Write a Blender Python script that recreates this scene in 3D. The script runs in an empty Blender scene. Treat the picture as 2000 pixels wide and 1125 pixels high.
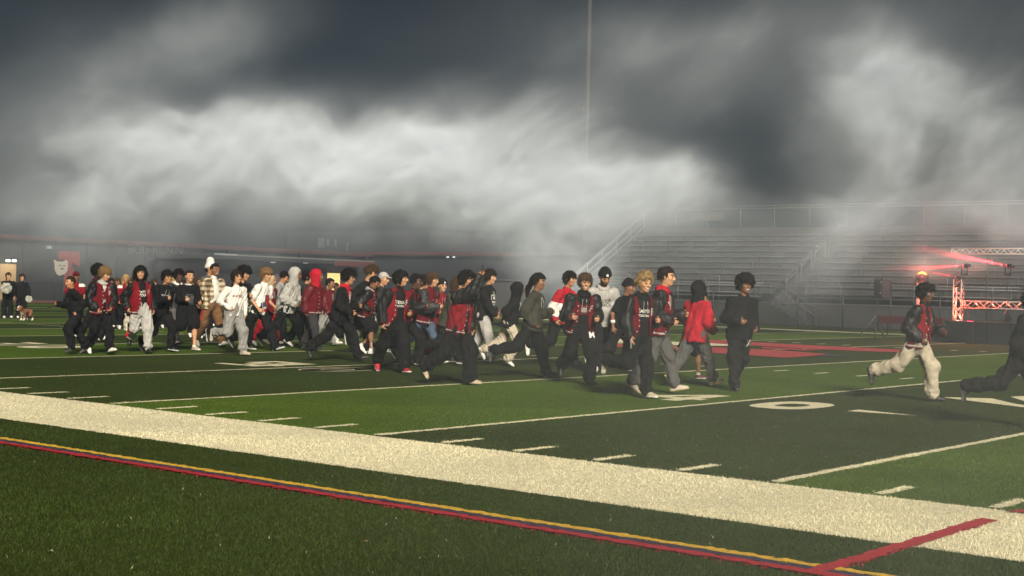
import bpy, math, random
import numpy as np
from mathutils import Vector, Matrix

# ------------------------------------------------------------------ camera, world, sun, exposure
QUICK = 1.0                      # mesh resolution factor of the figures (1 = full)
sc = bpy.context.scene
C = sc.collection
FPX, YAW, PITCH, ROLL, CAM_H, CAM_X, CAM_Y = 2712.65, -0.673049, 0.00188, 0.025741, 1.5287, 10.0107, -10.2797
def cam_axes():
    cy, sy, cp, sp = math.cos(YAW), math.sin(YAW), math.cos(PITCH), math.sin(PITCH)
    f = Vector((sy*cp, cy*cp, sp)); r = Vector((cy, -sy, 0)); u = r.cross(f)
    cr, sr = math.cos(ROLL), math.sin(ROLL)
    return f, cr*r + sr*u, -sr*r + cr*u
FWD, RGT, UPV = cam_axes()
CAM = Vector((CAM_X, CAM_Y, CAM_H))
cam_data = bpy.data.cameras.new('camera')
cam = bpy.data.objects.new('camera', cam_data); C.objects.link(cam)
cam.matrix_world = Matrix(((RGT.x, UPV.x, -FWD.x, CAM.x), (RGT.y, UPV.y, -FWD.y, CAM.y), (RGT.z, UPV.z, -FWD.z, CAM.z), (0, 0, 0, 1)))
cam_data.sensor_width = 36.0
cam_data.lens = 36.0*FPX/2000.0
cam_data.clip_start = 0.1; cam_data.clip_end = 2000.0
sc.camera = cam

SUN_EL, SUN_AZ = math.radians(29), YAW + math.radians(180 - 12)     # azimuth measured like YAW (from +Y towards +X): behind the camera, to its right
world = bpy.data.worlds.new('World'); sc.world = world
world.use_nodes = True
wn = world.node_tree.nodes; wl = world.node_tree.links
bg = wn['Background']
sky = wn.new('ShaderNodeTexSky'); sky.sky_type = 'NISHITA'; sky.sun_disc = False
sky.sun_elevation = SUN_EL; sky.ozone_density = 2.5; sky.sun_rotation = SUN_AZ
wl.new(sky.outputs['Color'], bg.inputs['Color'])
bg.inputs['Strength'].default_value = 0.0024        # night: only a trace of blue sky light
sl = bpy.data.lights.new('stadium_light', 'SUN'); sun = bpy.data.objects.new('stadium_light', sl); C.objects.link(sun)
sl.energy = 4.9; sl.angle = math.radians(15); sl.color = (1.0, 0.905, 0.74)
sdir = Vector((math.sin(SUN_AZ)*math.cos(SUN_EL), math.cos(SUN_AZ)*math.cos(SUN_EL), math.sin(SUN_EL)))
sun.rotation_euler = sdir.to_track_quat('Z', 'Y').to_euler()
sun.location = (0, 0, 60)
sc.view_settings.view_transform = 'Standard'; sc.view_settings.look = 'None'
sc.view_settings.exposure = 0.3; sc.view_settings.gamma = 1.0; sc.view_settings.use_curve_mapping = False
sc.cycles.volume_bounces = 2
sc.cycles.max_bounces = 6; sc.cycles.diffuse_bounces = 2; sc.cycles.glossy_bounces = 2; sc.cycles.transparent_max_bounces = 8

# ------------------------------------------------------------------ helpers
def ray(px, py):
    return FWD + ((px-1000)/FPX)*RGT + ((562.5-py)/FPX)*UPV
def ground(px, py, z=0.0):
    d = ray(px, py); t = (z-CAM_H)/d.z
    return CAM + t*d
def on_x(px, py, X):
    d = ray(px, py); return CAM + ((X-CAM_X)/d.x)*d
def on_y(px, py, Y):
    d = ray(px, py); return CAM + ((Y-CAM_Y)/d.y)*d
def depth_of(p): return (Vector(p)-CAM).dot(FWD)

def tag(o, label=None, cat=None, group=None, kind=None):
    if label: o['label'] = label
    if cat: o['category'] = cat
    if group: o['group'] = group
    if kind: o['kind'] = kind
    return o
def empty(name, loc=(0, 0, 0), rz=0.0):
    o = bpy.data.objects.new(name, None); C.objects.link(o); o.location = loc; o.rotation_euler = (0, 0, rz)
    o.empty_display_size = 0.2
    return o
def link_mesh(name, me, parent=None, loc=None):
    o = bpy.data.objects.new(name, me); C.objects.link(o)
    if parent: o.parent = parent
    if loc is not None: o.location = loc
    return o
def np_mesh(name, V, F, mats, mi=None, smooth=False):
    """V (n,3), F (m,k) all faces the same size"""
    V = np.asarray(V, np.float32); F = np.asarray(F, np.int32)
    me = bpy.data.meshes.new(name)
    k = F.shape[1] if len(F) else 3
    me.vertices.add(len(V)); me.vertices.foreach_set('co', V.ravel())
    me.loops.add(F.size); me.loops.foreach_set('vertex_index', F.ravel())
    me.polygons.add(len(F)); me.polygons.foreach_set('loop_start', np.arange(len(F), dtype=np.int32)*k)
    me.polygons.foreach_set('loop_total', np.full(len(F), k, np.int32))
    for m in (mats if isinstance(mats, (list, tuple)) else [mats]): me.materials.append(m)
    if mi is not None: me.polygons.foreach_set('material_index', np.asarray(mi, np.int32))
    me.polygons.foreach_set('use_smooth', np.full(len(F), bool(smooth)))
    me.update(calc_edges=True)
    return me

class MB:
    """collects boxes, bars, tubes and prisms; build() links them as ONE mesh object"""
    def __init__(s): s.v = []; s.f = []; s.m = []; s.sm = []
    def add(s, v, f, m=0, smooth=False):
        b = len(s.v); s.v += [tuple(p) for p in v]
        for q in f: s.f.append([b+i for i in q]); s.m.append(m); s.sm.append(smooth)
        return s
    def box(s, x0, y0, z0, x1, y1, z1, m=0):
        v = [(x0,y0,z0),(x1,y0,z0),(x1,y1,z0),(x0,y1,z0),(x0,y0,z1),(x1,y0,z1),(x1,y1,z1),(x0,y1,z1)]
        return s.add(v, [(0,3,2,1),(4,5,6,7),(0,1,5,4),(1,2,6,5),(2,3,7,6),(3,0,4,7)], m)
    def tube(s, pts, r, n=6, m=0, cap=True):
        pts = [Vector(p) for p in pts]; rs = r if isinstance(r, (list, tuple)) else [r]*len(pts)
        vs = []; fs = []
        for i, p in enumerate(pts):
            d = (pts[min(i+1, len(pts)-1)]-pts[max(i-1, 0)]).normalized()
            a = d.cross(Vector((0, 0, 1)))
            if a.length < 1e-3: a = Vector((1, 0, 0))
            a.normalize(); b = d.cross(a)
            for k in range(n):
                t = 2*math.pi*k/n; vs.append(p + rs[i]*(math.cos(t)*a + math.sin(t)*b))
        for i in range(len(pts)-1):
            for k in range(n):
                fs.append((i*n+k, i*n+(k+1) % n, (i+1)*n+(k+1) % n, (i+1)*n+k))
        if cap:
            fs.append(tuple(range(n))[::-1]); fs.append(tuple(range((len(pts)-1)*n, len(pts)*n)))
        return s.add(vs, fs, m, True)
    def prism(s, poly, z0, z1, m=0, frame=None):
        """polygon (x,y) extruded z0..z1, optionally placed by a 4x4 frame"""
        n = len(poly); v = [(x, y, z0) for x, y in poly] + [(x, y, z1) for x, y in poly]
        if frame is not None: v = [tuple(frame @ Vector(p)) for p in v]
        f = [tuple(range(n))[::-1], tuple(range(n, 2*n))] + [(i, (i+1) % n, n+(i+1) % n, n+i) for i in range(n)]
        return s.add(v, f, m)
    def build(s, name, mats, parent=None, loc=None):
        me = bpy.data.meshes.new(name)
        me.from_pydata([tuple(p) for p in s.v], [], s.f)
        for m in (mats if isinstance(mats, (list, tuple)) else [mats]): me.materials.append(m)
        me.polygons.foreach_set('material_index', s.m); me.polygons.foreach_set('use_smooth', s.sm)
        me.update()
        return link_mesh(name, me, parent, loc)

# ------------------------------------------------------------------ materials
MATS = {}
def mat(key, col, rough=0.8, metal=0.0, var=0.0, vscale=6.0, bump=0.0, bscale=60.0, sheen=0.0, spec=None):
    if key in MATS: return MATS[key]
    m = bpy.data.materials.new(key); m.use_nodes = True
    nt = m.node_tree; b = nt.nodes['Principled BSDF']; L = nt.links
    b.inputs['Base Color'].default_value = (*col, 1); b.inputs['Roughness'].default_value = rough; b.inputs['Metallic'].default_value = metal
    if sheen: b.inputs['Sheen Weight'].default_value = sheen
    if spec is not None: b.inputs['Specular IOR Level'].default_value = spec
    tc = None
    if var or bump:
        tc = nt.nodes.new('ShaderNodeTexCoord')
    if var:
        n = nt.nodes.new('ShaderNodeTexNoise'); n.inputs['Scale'].default_value = vscale; n.inputs['Detail'].default_value = 5
        L.new(tc.outputs['Object'], n.inputs['Vector'])
        mr = nt.nodes.new('ShaderNodeMapRange'); mr.inputs['From Min'].default_value = 0.3; mr.inputs['From Max'].default_value = 0.7
        mr.inputs['To Min'].default_value = 1-var; mr.inputs['To Max'].default_value = 1+var
        L.new(n.outputs['Fac'], mr.inputs['Value'])
        vm = nt.nodes.new('ShaderNodeVectorMath'); vm.operation = 'SCALE'; vm.inputs[0].default_value = col
        L.new(mr.outputs['Result'], vm.inputs['Scale']); L.new(vm.outputs['Vector'], b.inputs['Base Color'])
    if bump:
        n2 = nt.nodes.new('ShaderNodeTexNoise'); n2.inputs['Scale'].default_value = bscale; n2.inputs['Detail'].default_value = 4
        L.new(tc.outputs['Object'], n2.inputs['Vector'])
        bp = nt.nodes.new('ShaderNodeBump'); bp.inputs['Strength'].default_value = bump; bp.inputs['Distance'].default_value = 0.02
        L.new(n2.outputs['Fac'], bp.inputs['Height']); L.new(bp.outputs['Normal'], b.inputs['Normal'])
    MATS[key] = m
    return m
def emit(key, col, strength):
    if key in MATS: return MATS[key]
    m = bpy.data.materials.new(key); m.use_nodes = True; nt = m.node_tree
    b = nt.nodes['Principled BSDF']; b.inputs['Base Color'].default_value = (0.03, 0.03, 0.03, 1)
    b.inputs['Emission Color'].default_value = (*col, 1); b.inputs['Emission Strength'].default_value = strength
    MATS[key] = m
    return m
METAL = mat('aluminium', (0.15, 0.153, 0.155), 0.55, 0.3, var=0.12, vscale=3)
GALV = mat('galvanised', (0.09, 0.092, 0.095), 0.6, 0.3, var=0.15, vscale=4)
DARKSTEEL = mat('dark_steel', (0.03, 0.03, 0.032), 0.5, 0.3)
BLACKP = mat('black_plastic', (0.015, 0.015, 0.017), 0.45)
# ------------------------------------------------------------------ noise fields
_LAT = {}
def vnoise(X, Y, Z, seed):
    """smooth value noise at arbitrary points (periodic lattice)"""
    if seed not in _LAT: _LAT[seed] = np.random.default_rng(seed).random((48, 48, 48)).astype(np.float32)
    g = _LAT[seed]; fi = []; ff = []
    for A in (X, Y, Z):
        i = np.floor(A).astype(np.int32); f = (A-i).astype(np.float32); fi.append((i % 48, (i+1) % 48)); ff.append(f*f*(3-2*f))
    o = 0
    for a in (0, 1):
        wa = ff[0] if a else 1-ff[0]
        for b in (0, 1):
            wb = ff[1] if b else 1-ff[1]
            o = o+wa*wb*(g[fi[0][a], fi[1][b], fi[2][0]]*(1-ff[2])+g[fi[0][a], fi[1][b], fi[2][1]]*ff[2])
    return o
def fbm(X, Y, Z, f, octs, seed, gain=0.55):
    o = 0; a = 1.0; t = 0
    for k in range(octs): o = o+a*vnoise(X*f+k*7.3, Y*f+k*3.1, Z*f+k*5.7, seed+k); t += a; a *= gain; f *= 2.03
    return o/t
# ------------------------------------------------------------------ field
YD = 0.9144
SLW = 1.95                                   # width of the white sideline border
def turf_mat():
    m = bpy.data.materials.new('turf'); m.use_nodes = True; nt = m.node_tree; L = nt.links; N = nt.nodes
    b = N['Principled BSDF']; b.inputs['Roughness'].default_value = 0.85; b.inputs['Specular IOR Level'].default_value = 0.10
    g = N.new('ShaderNodeNewGeometry'); sep = N.new('ShaderNodeSeparateXYZ'); L.new(g.outputs['Position'], sep.inputs[0])
    def math_(op, a, b_=None):
        n = N.new('ShaderNodeMath'); n.operation = op
        for i, v in enumerate((a, b_)):
            if v is None: continue
            if isinstance(v, (int, float)): n.inputs[i].default_value = v
            else: L.new(v, n.inputs[i])
        return n.outputs[0]
    # five-yard mowing bands, mirrored about the 50-yard line at X = -10 yd
    k = math_('FLOOR', math_('DIVIDE', math_('ABSOLUTE', math_('ADD', sep.outputs['X'], 10*YD)), 5*YD))
    odd = math_('MODULO', k, 2.0)
    inside = math_('GREATER_THAN', sep.outputs['Y'], -SLW)
    band = math_('MULTIPLY', odd, inside)
    nz = N.new('ShaderNodeTexNoise'); nz.inputs['Scale'].default_value = 0.35; nz.inputs['Detail'].default_value = 6; L.new(g.outputs['Position'], nz.inputs['Vector'])
    nf = N.new('ShaderNodeTexNoise'); nf.inputs['Scale'].default_value = 45; nf.inputs['Detail'].default_value = 5; L.new(g.outputs['Position'], nf.inputs['Vector'])
    mix = N.new('ShaderNodeMix'); mix.data_type = 'RGBA'; L.new(band, mix.inputs['Factor'])
    mix.inputs['A'].default_value = (0.031, 0.048, 0.008, 1); mix.inputs['B'].default_value = (0.060, 0.105, 0.009, 1)
    mr = N.new('ShaderNodeMapRange'); mr.inputs['From Min'].default_value = 0.3; mr.inputs['From Max'].default_value = 0.7; mr.inputs['To Min'].default_value = 0.82; mr.inputs['To Max'].default_value = 1.18
    L.new(nz.outputs['Fac'], mr.inputs['Value'])
    mr2 = N.new('ShaderNodeMapRange'); mr2.inputs['From Min'].default_value = 0.3; mr2.inputs['From Max'].default_value = 0.7; mr2.inputs['To Min'].default_value = 0.55; mr2.inputs['To Max'].default_value = 1.45
    L.new(nf.outputs['Fac'], mr2.inputs['Value'])
    s1 = N.new('ShaderNodeVectorMath'); s1.operation = 'SCALE'; L.new(mix.outputs['Result'], s1.inputs[0]); L.new(math_('MULTIPLY', mr.outputs[0], mr2.outputs[0]), s1.inputs['Scale'])
    L.new(s1.outputs[0], b.inputs['Base Color'])
    bp = N.new('ShaderNodeBump'); bp.inputs['Strength'].default_value = 0.6; bp.inputs['Distance'].default_value = 0.02
    L.new(nf.outputs['Fac'], bp.inputs['Height']); L.new(bp.outputs['Normal'], b.inputs['Normal'])
    return m
TURF = turf_mat()
MB().add([(-600,-300,0),(400,-300,0),(400,700,0),(-600,700,0)], [(0,1,2,3)]).build('ground', mat('far_ground', (0.035,0.037,0.035), 0.9, var=0.3, vscale=0.05)).location.z = -0.012
o = MB().add([(-68,-14,0),(60,-14,0),(60,57,0),(-68,57,0)], [(0,1,2,3)]).build('turf_field', TURF)
for n in ('ground', 'turf_field'): tag(bpy.data.objects[n], kind='structure')
# red running track bend and asphalt apron in front of the field house
tag(MB().add([(-75,-30,0.0),(-68,-30,0.0),(-68,80,0.0),(-75,80,0.0)], [(0,1,2,3)]).build('track', mat('track_red', (0.26,0.06,0.045), 0.9, var=0.15), loc=(0,0,-0.006)), kind='structure')
tag(MB().add([(-150,-40,0.0),(-75,-40,0.0),(-75,150,0.0),(-150,150,0.0)], [(0,1,2,3)]).build('apron', mat('asphalt', (0.05,0.05,0.05), 0.9, var=0.2, vscale=1.5), loc=(0,0,-0.008)), kind='structure')

PAINT_W = (0.72, 0.67, 0.47); PAINT_Y = (0.70, 0.43, 0.03); PAINT_N = (0.035, 0.03, 0.07); PAINT_R = (0.42, 0.012, 0.026); PAINT_L = (0.36, 0.030, 0.036)
def paint(key, col): return mat(key, col, 0.85, var=0.30, vscale=30, bump=0.6, bscale=70)
MARKS = []                                    # (polygon, paint index): used for the sheets and to colour the blades
def mark(poly, c): MARKS.append((np.array(poly, float), c))
def rect(x0, y0, x1, y1, c): mark([(x0,y0),(x1,y0),(x1,y1),(x0,y1)], c)
rect(-54.86-9.1, -SLW, 50, 0, 0)                                    # white sideline border
rect(-54.86-9.1, 48.77, 50, 48.77+SLW, 0)
for k in range(-12, 9):                                            # yard lines every five yards
    rect(k*5*YD-0.05, 0.10, k*5*YD+0.05, 48.67, 0)
for i in range(-60, 41):
    if i % 5 == 0: continue
    x = i*YD
    for y0 in (0.10, 16.26-0.61, 32.51, 48.05): rect(x-0.05, y0, x+0.05, y0+0.61, 0)
rect(-54.86, 0, -54.66, 48.7, 0)
# lacrosse / soccer lines outside the border
rect(-60, -3.055, 13, -2.965, 1); rect(-60, -3.145, 13, -3.06, 2); rect(-60, -3.245, 13, -3.15, 3)
a0, a1 = ground(1590, 1122), ground(1932, 1018)
dv = (a1-a0); nv = Vector((-dv.y, dv.x, 0)).normalized()*0.055
mark([tuple((a0-nv)[:2]), tuple((a0+nv)[:2]), tuple((a1+nv)[:2]), tuple((a1-nv)[:2])][::-1], 3)
b0 = ground(1978, 1000)
mark([(b0.x-0.02,b0.y-0.10),(b0.x+1.2,b0.y+0.25),(b0.x+1.2,b0.y+0.36),(b0.x+0.05,b0.y+0.08)], 3)
def ring(cx, cy, rx, ry, ix, iy, c, n=28, p=2.6):
    """numeral 0: superellipse ring in quads"""
    def se(t, a, b):
        ct, st = math.cos(t), math.sin(t)
        return (cx + a*math.copysign(abs(ct)**(2/p), ct), cy + b*math.copysign(abs(st)**(2/p), st))
    for k in range(n):
        t0, t1 = 2*math.pi*k/n, 2*math.pi*(k+1)/n
        mark([se(t0, ix, iy), se(t0, rx, ry), se(t1, rx, ry), se(t1, ix, iy)], c)
YN0, YN1 = 6.86, 8.45                        # the numerals stand between these lines, their feet towards the sideline
def digit(ch, xc):
    w = 0.46
    if ch == '0': ring(xc, (YN0+YN1)/2, w, (YN1-YN0)/2, w*0.42, (YN1-YN0)/2-0.46, 0)
    if ch == '4':
        rect(xc+0.05, YN0, xc+0.32, YN1, 0)
        rect(xc-0.46, YN0+0.42, xc+0.05, YN0+0.66, 0); rect(xc+0.32, YN0+0.42, xc+0.47, YN0+0.66, 0)
        mark([(xc-0.46,YN0+0.66),(xc-0.20,YN0+0.66),(xc+0.05,YN1-0.34),(xc+0.05,YN1)], 0)
    if ch == '5':
        rect(xc-0.42, YN1-0.26, xc+0.40, YN1, 0); rect(xc-0.42, YN0+0.78, xc-0.16, YN1-0.26, 0)
        rect(xc-0.16, YN0+0.78, xc+0.22, YN0+1.02, 0)
        mark([(xc+0.22,YN0+0.78),(xc+0.44,YN0+0.62),(xc+0.44,YN0+0.86),(xc+0.22,YN0+1.02)], 0)
        rect(xc+0.18, YN0+0.24, xc+0.44, YN0+0.62, 0); rect(xc-0.42, YN0, xc+0.30, YN0+0.24, 0)
        mark([(xc+0.30,YN0),(xc+0.44,YN0+0.24),(xc+0.30,YN0+0.24)], 0)
    if ch == '3':
        rect(xc-0.42, YN1-0.24, xc+0.40, YN1, 0); rect(xc-0.42, YN0, xc+0.40, YN0+0.24, 0); rect(xc-0.2, YN0+0.68, xc+0.2, YN0+0.90, 0)
        rect(xc+0.2, YN0+0.24, xc+0.44, YN1-0.24, 0)
for k, s in ((-4,'30'), (-2,'40'), (-1,None), (0,'40'), (2,'30'), (-6,'20')):
    X = k*5*YD
    if k == -1: continue
    digit(s[0], X-0.90); digit(s[1], X+0.86)
digit('5', -10*YD-1.30+0.0); digit('0', -10*YD+0.80)
mark([(1.80,7.42),(2.72,7.58),(1.80,7.80)], 0); mark([(-4*5*YD-1.8,7.42),(-4*5*YD-2.72,7.58),(-4*5*YD-1.8,7.80)][::-1], 0)
# white winged marking inside the numbers on the right
mark([(1.56,11.39),(2.35,10.93),(6.0,8.9),(6.0,9.35),(2.9,11.0),(2.2,11.9)], 0)
mark([(2.25,12.6),(2.9,11.55),(6.0,9.9),(6.0,11.9),(2.5,13.7)], 0)
# red and white midfield logo, worn
def lpx(pts, c): mark([tuple(ground(x/2.8+1260, y/2.8+650)[:2]) for x, y in pts], c)
lpx([(330,40),(470,45),(620,55),(1000,75),(1400,95),(1400,110),(1120,100),(900,90),(620,74),(330,56)], 4)
lpx([(40,75),(330,80),(640,93),(800,103),(1000,119),(900,131),(760,139),(630,130),(330,110),(40,94)], 4)
lpx([(640,80),(900,93),(990,97),(870,99),(640,88)], 4)
lpx([(-420,20),(40,45),(480,60),(480,72),(40,66),(-420,38)], 0)
lpx([(-420,44),(40,75),(40,94),(-420,60)], 4)
lpx([(1000,121),(1120,126),(1090,131),(930,133)], 2)
pm = [paint('paint_white', PAINT_W), paint('paint_yellow', PAINT_Y), paint('paint_navy', PAINT_N), paint('paint_red', PAINT_R), mat('paint_logo', PAINT_L, 0.9, var=0.45, vscale=9)]
mb = MB()
for i, (P, c) in enumerate(MARKS):
    A = 0.5*np.sum(P[:,0]*np.roll(P[:,1],-1)-np.roll(P[:,0],-1)*P[:,1])
    if A < 0: P = P[::-1]
    z = 0.004 if c == 0 else 0.006+0.0004*(i % 40)
    lo, hi = P.min(0), P.max(0)
    if len(P) == 4 and c in (0, 1, 2, 3) and hi[0] > -12 and lo[0] < 14 and lo[1] < 14 and max(hi-lo) > 0.5:
        # near lines: cut into short pieces with a ragged edge, as paint on turf has
        e = [np.linalg.norm(P[(k+1) % 4]-P[k]) for k in range(4)]
        if e[0] < e[1]: P = np.roll(P, -1, 0)
        A, B, C_, D_ = P; nseg = int(min(700, max(2, np.linalg.norm(B-A)/0.045))); rgm = np.random.default_rng(i)
        if abs(B[0]-A[0]) > 30:                      # long lines: ragged only where the camera stands near
            x0, x1 = sorted((A[0], B[0])); cuts = [x0]+list(np.linspace(-10, 14, 560))+[x1] if x1 > 14 else [x0]+list(np.linspace(-10, x1, 560))
            ts = (np.array(cuts)-A[0])/(B[0]-A[0]); ts = np.sort(ts)
        else: ts = np.linspace(0, 1, nseg+1)
        wd = np.linalg.norm(D_-A); jt = min(0.011, wd*0.13); perp = (D_-A)/wd
        lo_e = A+(B-A)*ts[:, None]+perp*rgm.normal(0, jt, len(ts))[:, None]; up_e = D_+(C_-D_)*ts[:, None]+perp*rgm.normal(0, jt, len(ts))[:, None]
        v = []; f = []
        for k in range(len(ts)): v += [(lo_e[k][0], lo_e[k][1], z), (up_e[k][0], up_e[k][1], z)]
        for k in range(len(ts)-1): f.append((2*k, 2*k+2, 2*k+3, 2*k+1))
        mb.add(v, f, c); continue
    mb.add([(x, y, z) for x, y in P], [tuple(range(len(P)))], c)
tag(mb.build('field_markings', pm), kind='structure')

# ------------------------------------------------------------------ turf blades of the near field
def marks_at(x, y):
    c = np.full(len(x), -1, np.int8)
    for P, col in MARKS:
        x0, y0 = P.min(0); x1, y1 = P.max(0)
        idx = np.nonzero((x >= x0) & (x <= x1) & (y >= y0) & (y <= y1))[0]
        if not len(idx): continue
        xi, yi = x[idx], y[idx]; inside = np.zeros(len(idx), bool)
        n = len(P)
        for a in range(n):
            (xa, ya), (xb, yb) = P[a], P[(a+1) % n]
            if ya == yb: continue
            cond = (ya > yi) != (yb > yi)
            inside ^= cond & (xi < (xb-xa)*(yi-ya)/(yb-ya)+xa)
        c[idx[inside]] = col
    return c
def build_blades():
    rng = np.random.default_rng(5)
    xs, ys, hs = [], [], []
    for d0, d1, dens, hgt in ((4.2,7,7500,0.017),(7,10,5000,0.018),(10,14,2800,0.017),(14,18,1700,0.014),(18,23,900,0.011),(23,30,420,0.008)):
        w = 0.40*d1
        n = int(dens*(d1-d0)*2*w)
        d = rng.uniform(d0, d1, n); s = rng.uniform(-w, w, n)
        keep = (np.abs(s) < 0.385*d) & (rng.random(n) < np.clip((31-d)/8, 0.15, 1)); d, s = d[keep], s[keep]
        fx, fy = math.sin(YAW), math.cos(YAW); rx, ry = math.cos(YAW), -math.sin(YAW)
        x = CAM_X+d*fx+s*rx; y = CAM_Y+d*fy+s*ry
        xs.append(x); ys.append(y); hs.append(np.full(len(x), hgt)*rng.uniform(0.6, 1.25, len(x)))
    x = np.concatenate(xs); y = np.concatenate(ys); h = np.concatenate(hs); n = len(x)
    a = rng.uniform(0, 2*np.pi, n); w = 0.0022+0.00009*np.hypot(x-CAM_X, y-CAM_Y); lean = rng.uniform(0.1, 1.0, n)*h; la = rng.uniform(0, 2*np.pi, n)
    V = np.zeros((n, 3, 3), np.float32)
    V[:,0] = np.stack([x-np.cos(a)*w, y-np.sin(a)*w, np.zeros(n)], 1)
    V[:,1] = np.stack([x+np.cos(a)*w, y+np.sin(a)*w, np.zeros(n)], 1)
    V[:,2] = np.stack([x+np.cos(la)*lean, y+np.sin(la)*lean, h], 1)
    c = marks_at(x+rng.normal(0, 0.012, n), y+rng.normal(0, 0.012, n))
    k = np.floor(np.abs(x+10*YD)/(5*YD)) % 2
    col = np.where(((k == 1) & (y > -SLW))[:,None], (0.062,0.108,0.008), (0.031,0.049,0.007))
    pal = np.array([PAINT_W, PAINT_Y, PAINT_N, PAINT_R, PAINT_L])
    col = np.where((c >= 0)[:,None], pal[np.maximum(c, 0)], col)
    col = col*np.where(c == 0, rng.uniform(0.78, 1.15, n), rng.uniform(0.6, 1.35, n))[:,None]
    patch = vnoise(x*0.8, y*0.8, x*0, 61)*0.6+vnoise(x*2.7, y*2.7, x*0, 62)*0.4; col *= (0.70+0.60*patch)[:,None]
    dry = rng.random(n) < 0.0012
    col[dry & (c < 0)] = (0.42, 0.38, 0.26)
    m = bpy.data.materials.new('turf_blade'); m.use_nodes = True
    b = m.node_tree.nodes['Principled BSDF']; b.inputs['Roughness'].default_value = 0.6; b.inputs['Specular IOR Level'].default_value = 0.14
    at = m.node_tree.nodes.new('ShaderNodeAttribute'); at.attribute_name = 'blade'
    m.node_tree.links.new(at.outputs['Color'], b.inputs['Base Color'])
    me = np_mesh('turf_blades', V.reshape(-1, 3), np.arange(n*3).reshape(-1, 3), m)
    ca = me.color_attributes.new('blade', 'FLOAT_COLOR', 'POINT')
    ca.data.foreach_set('color', np.repeat(np.concatenate([col, np.ones((n, 1))], 1), 3, 0).astype(np.float32).ravel())
    tag(link_mesh('turf_blades', me), kind='stuff')
build_blades()
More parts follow.
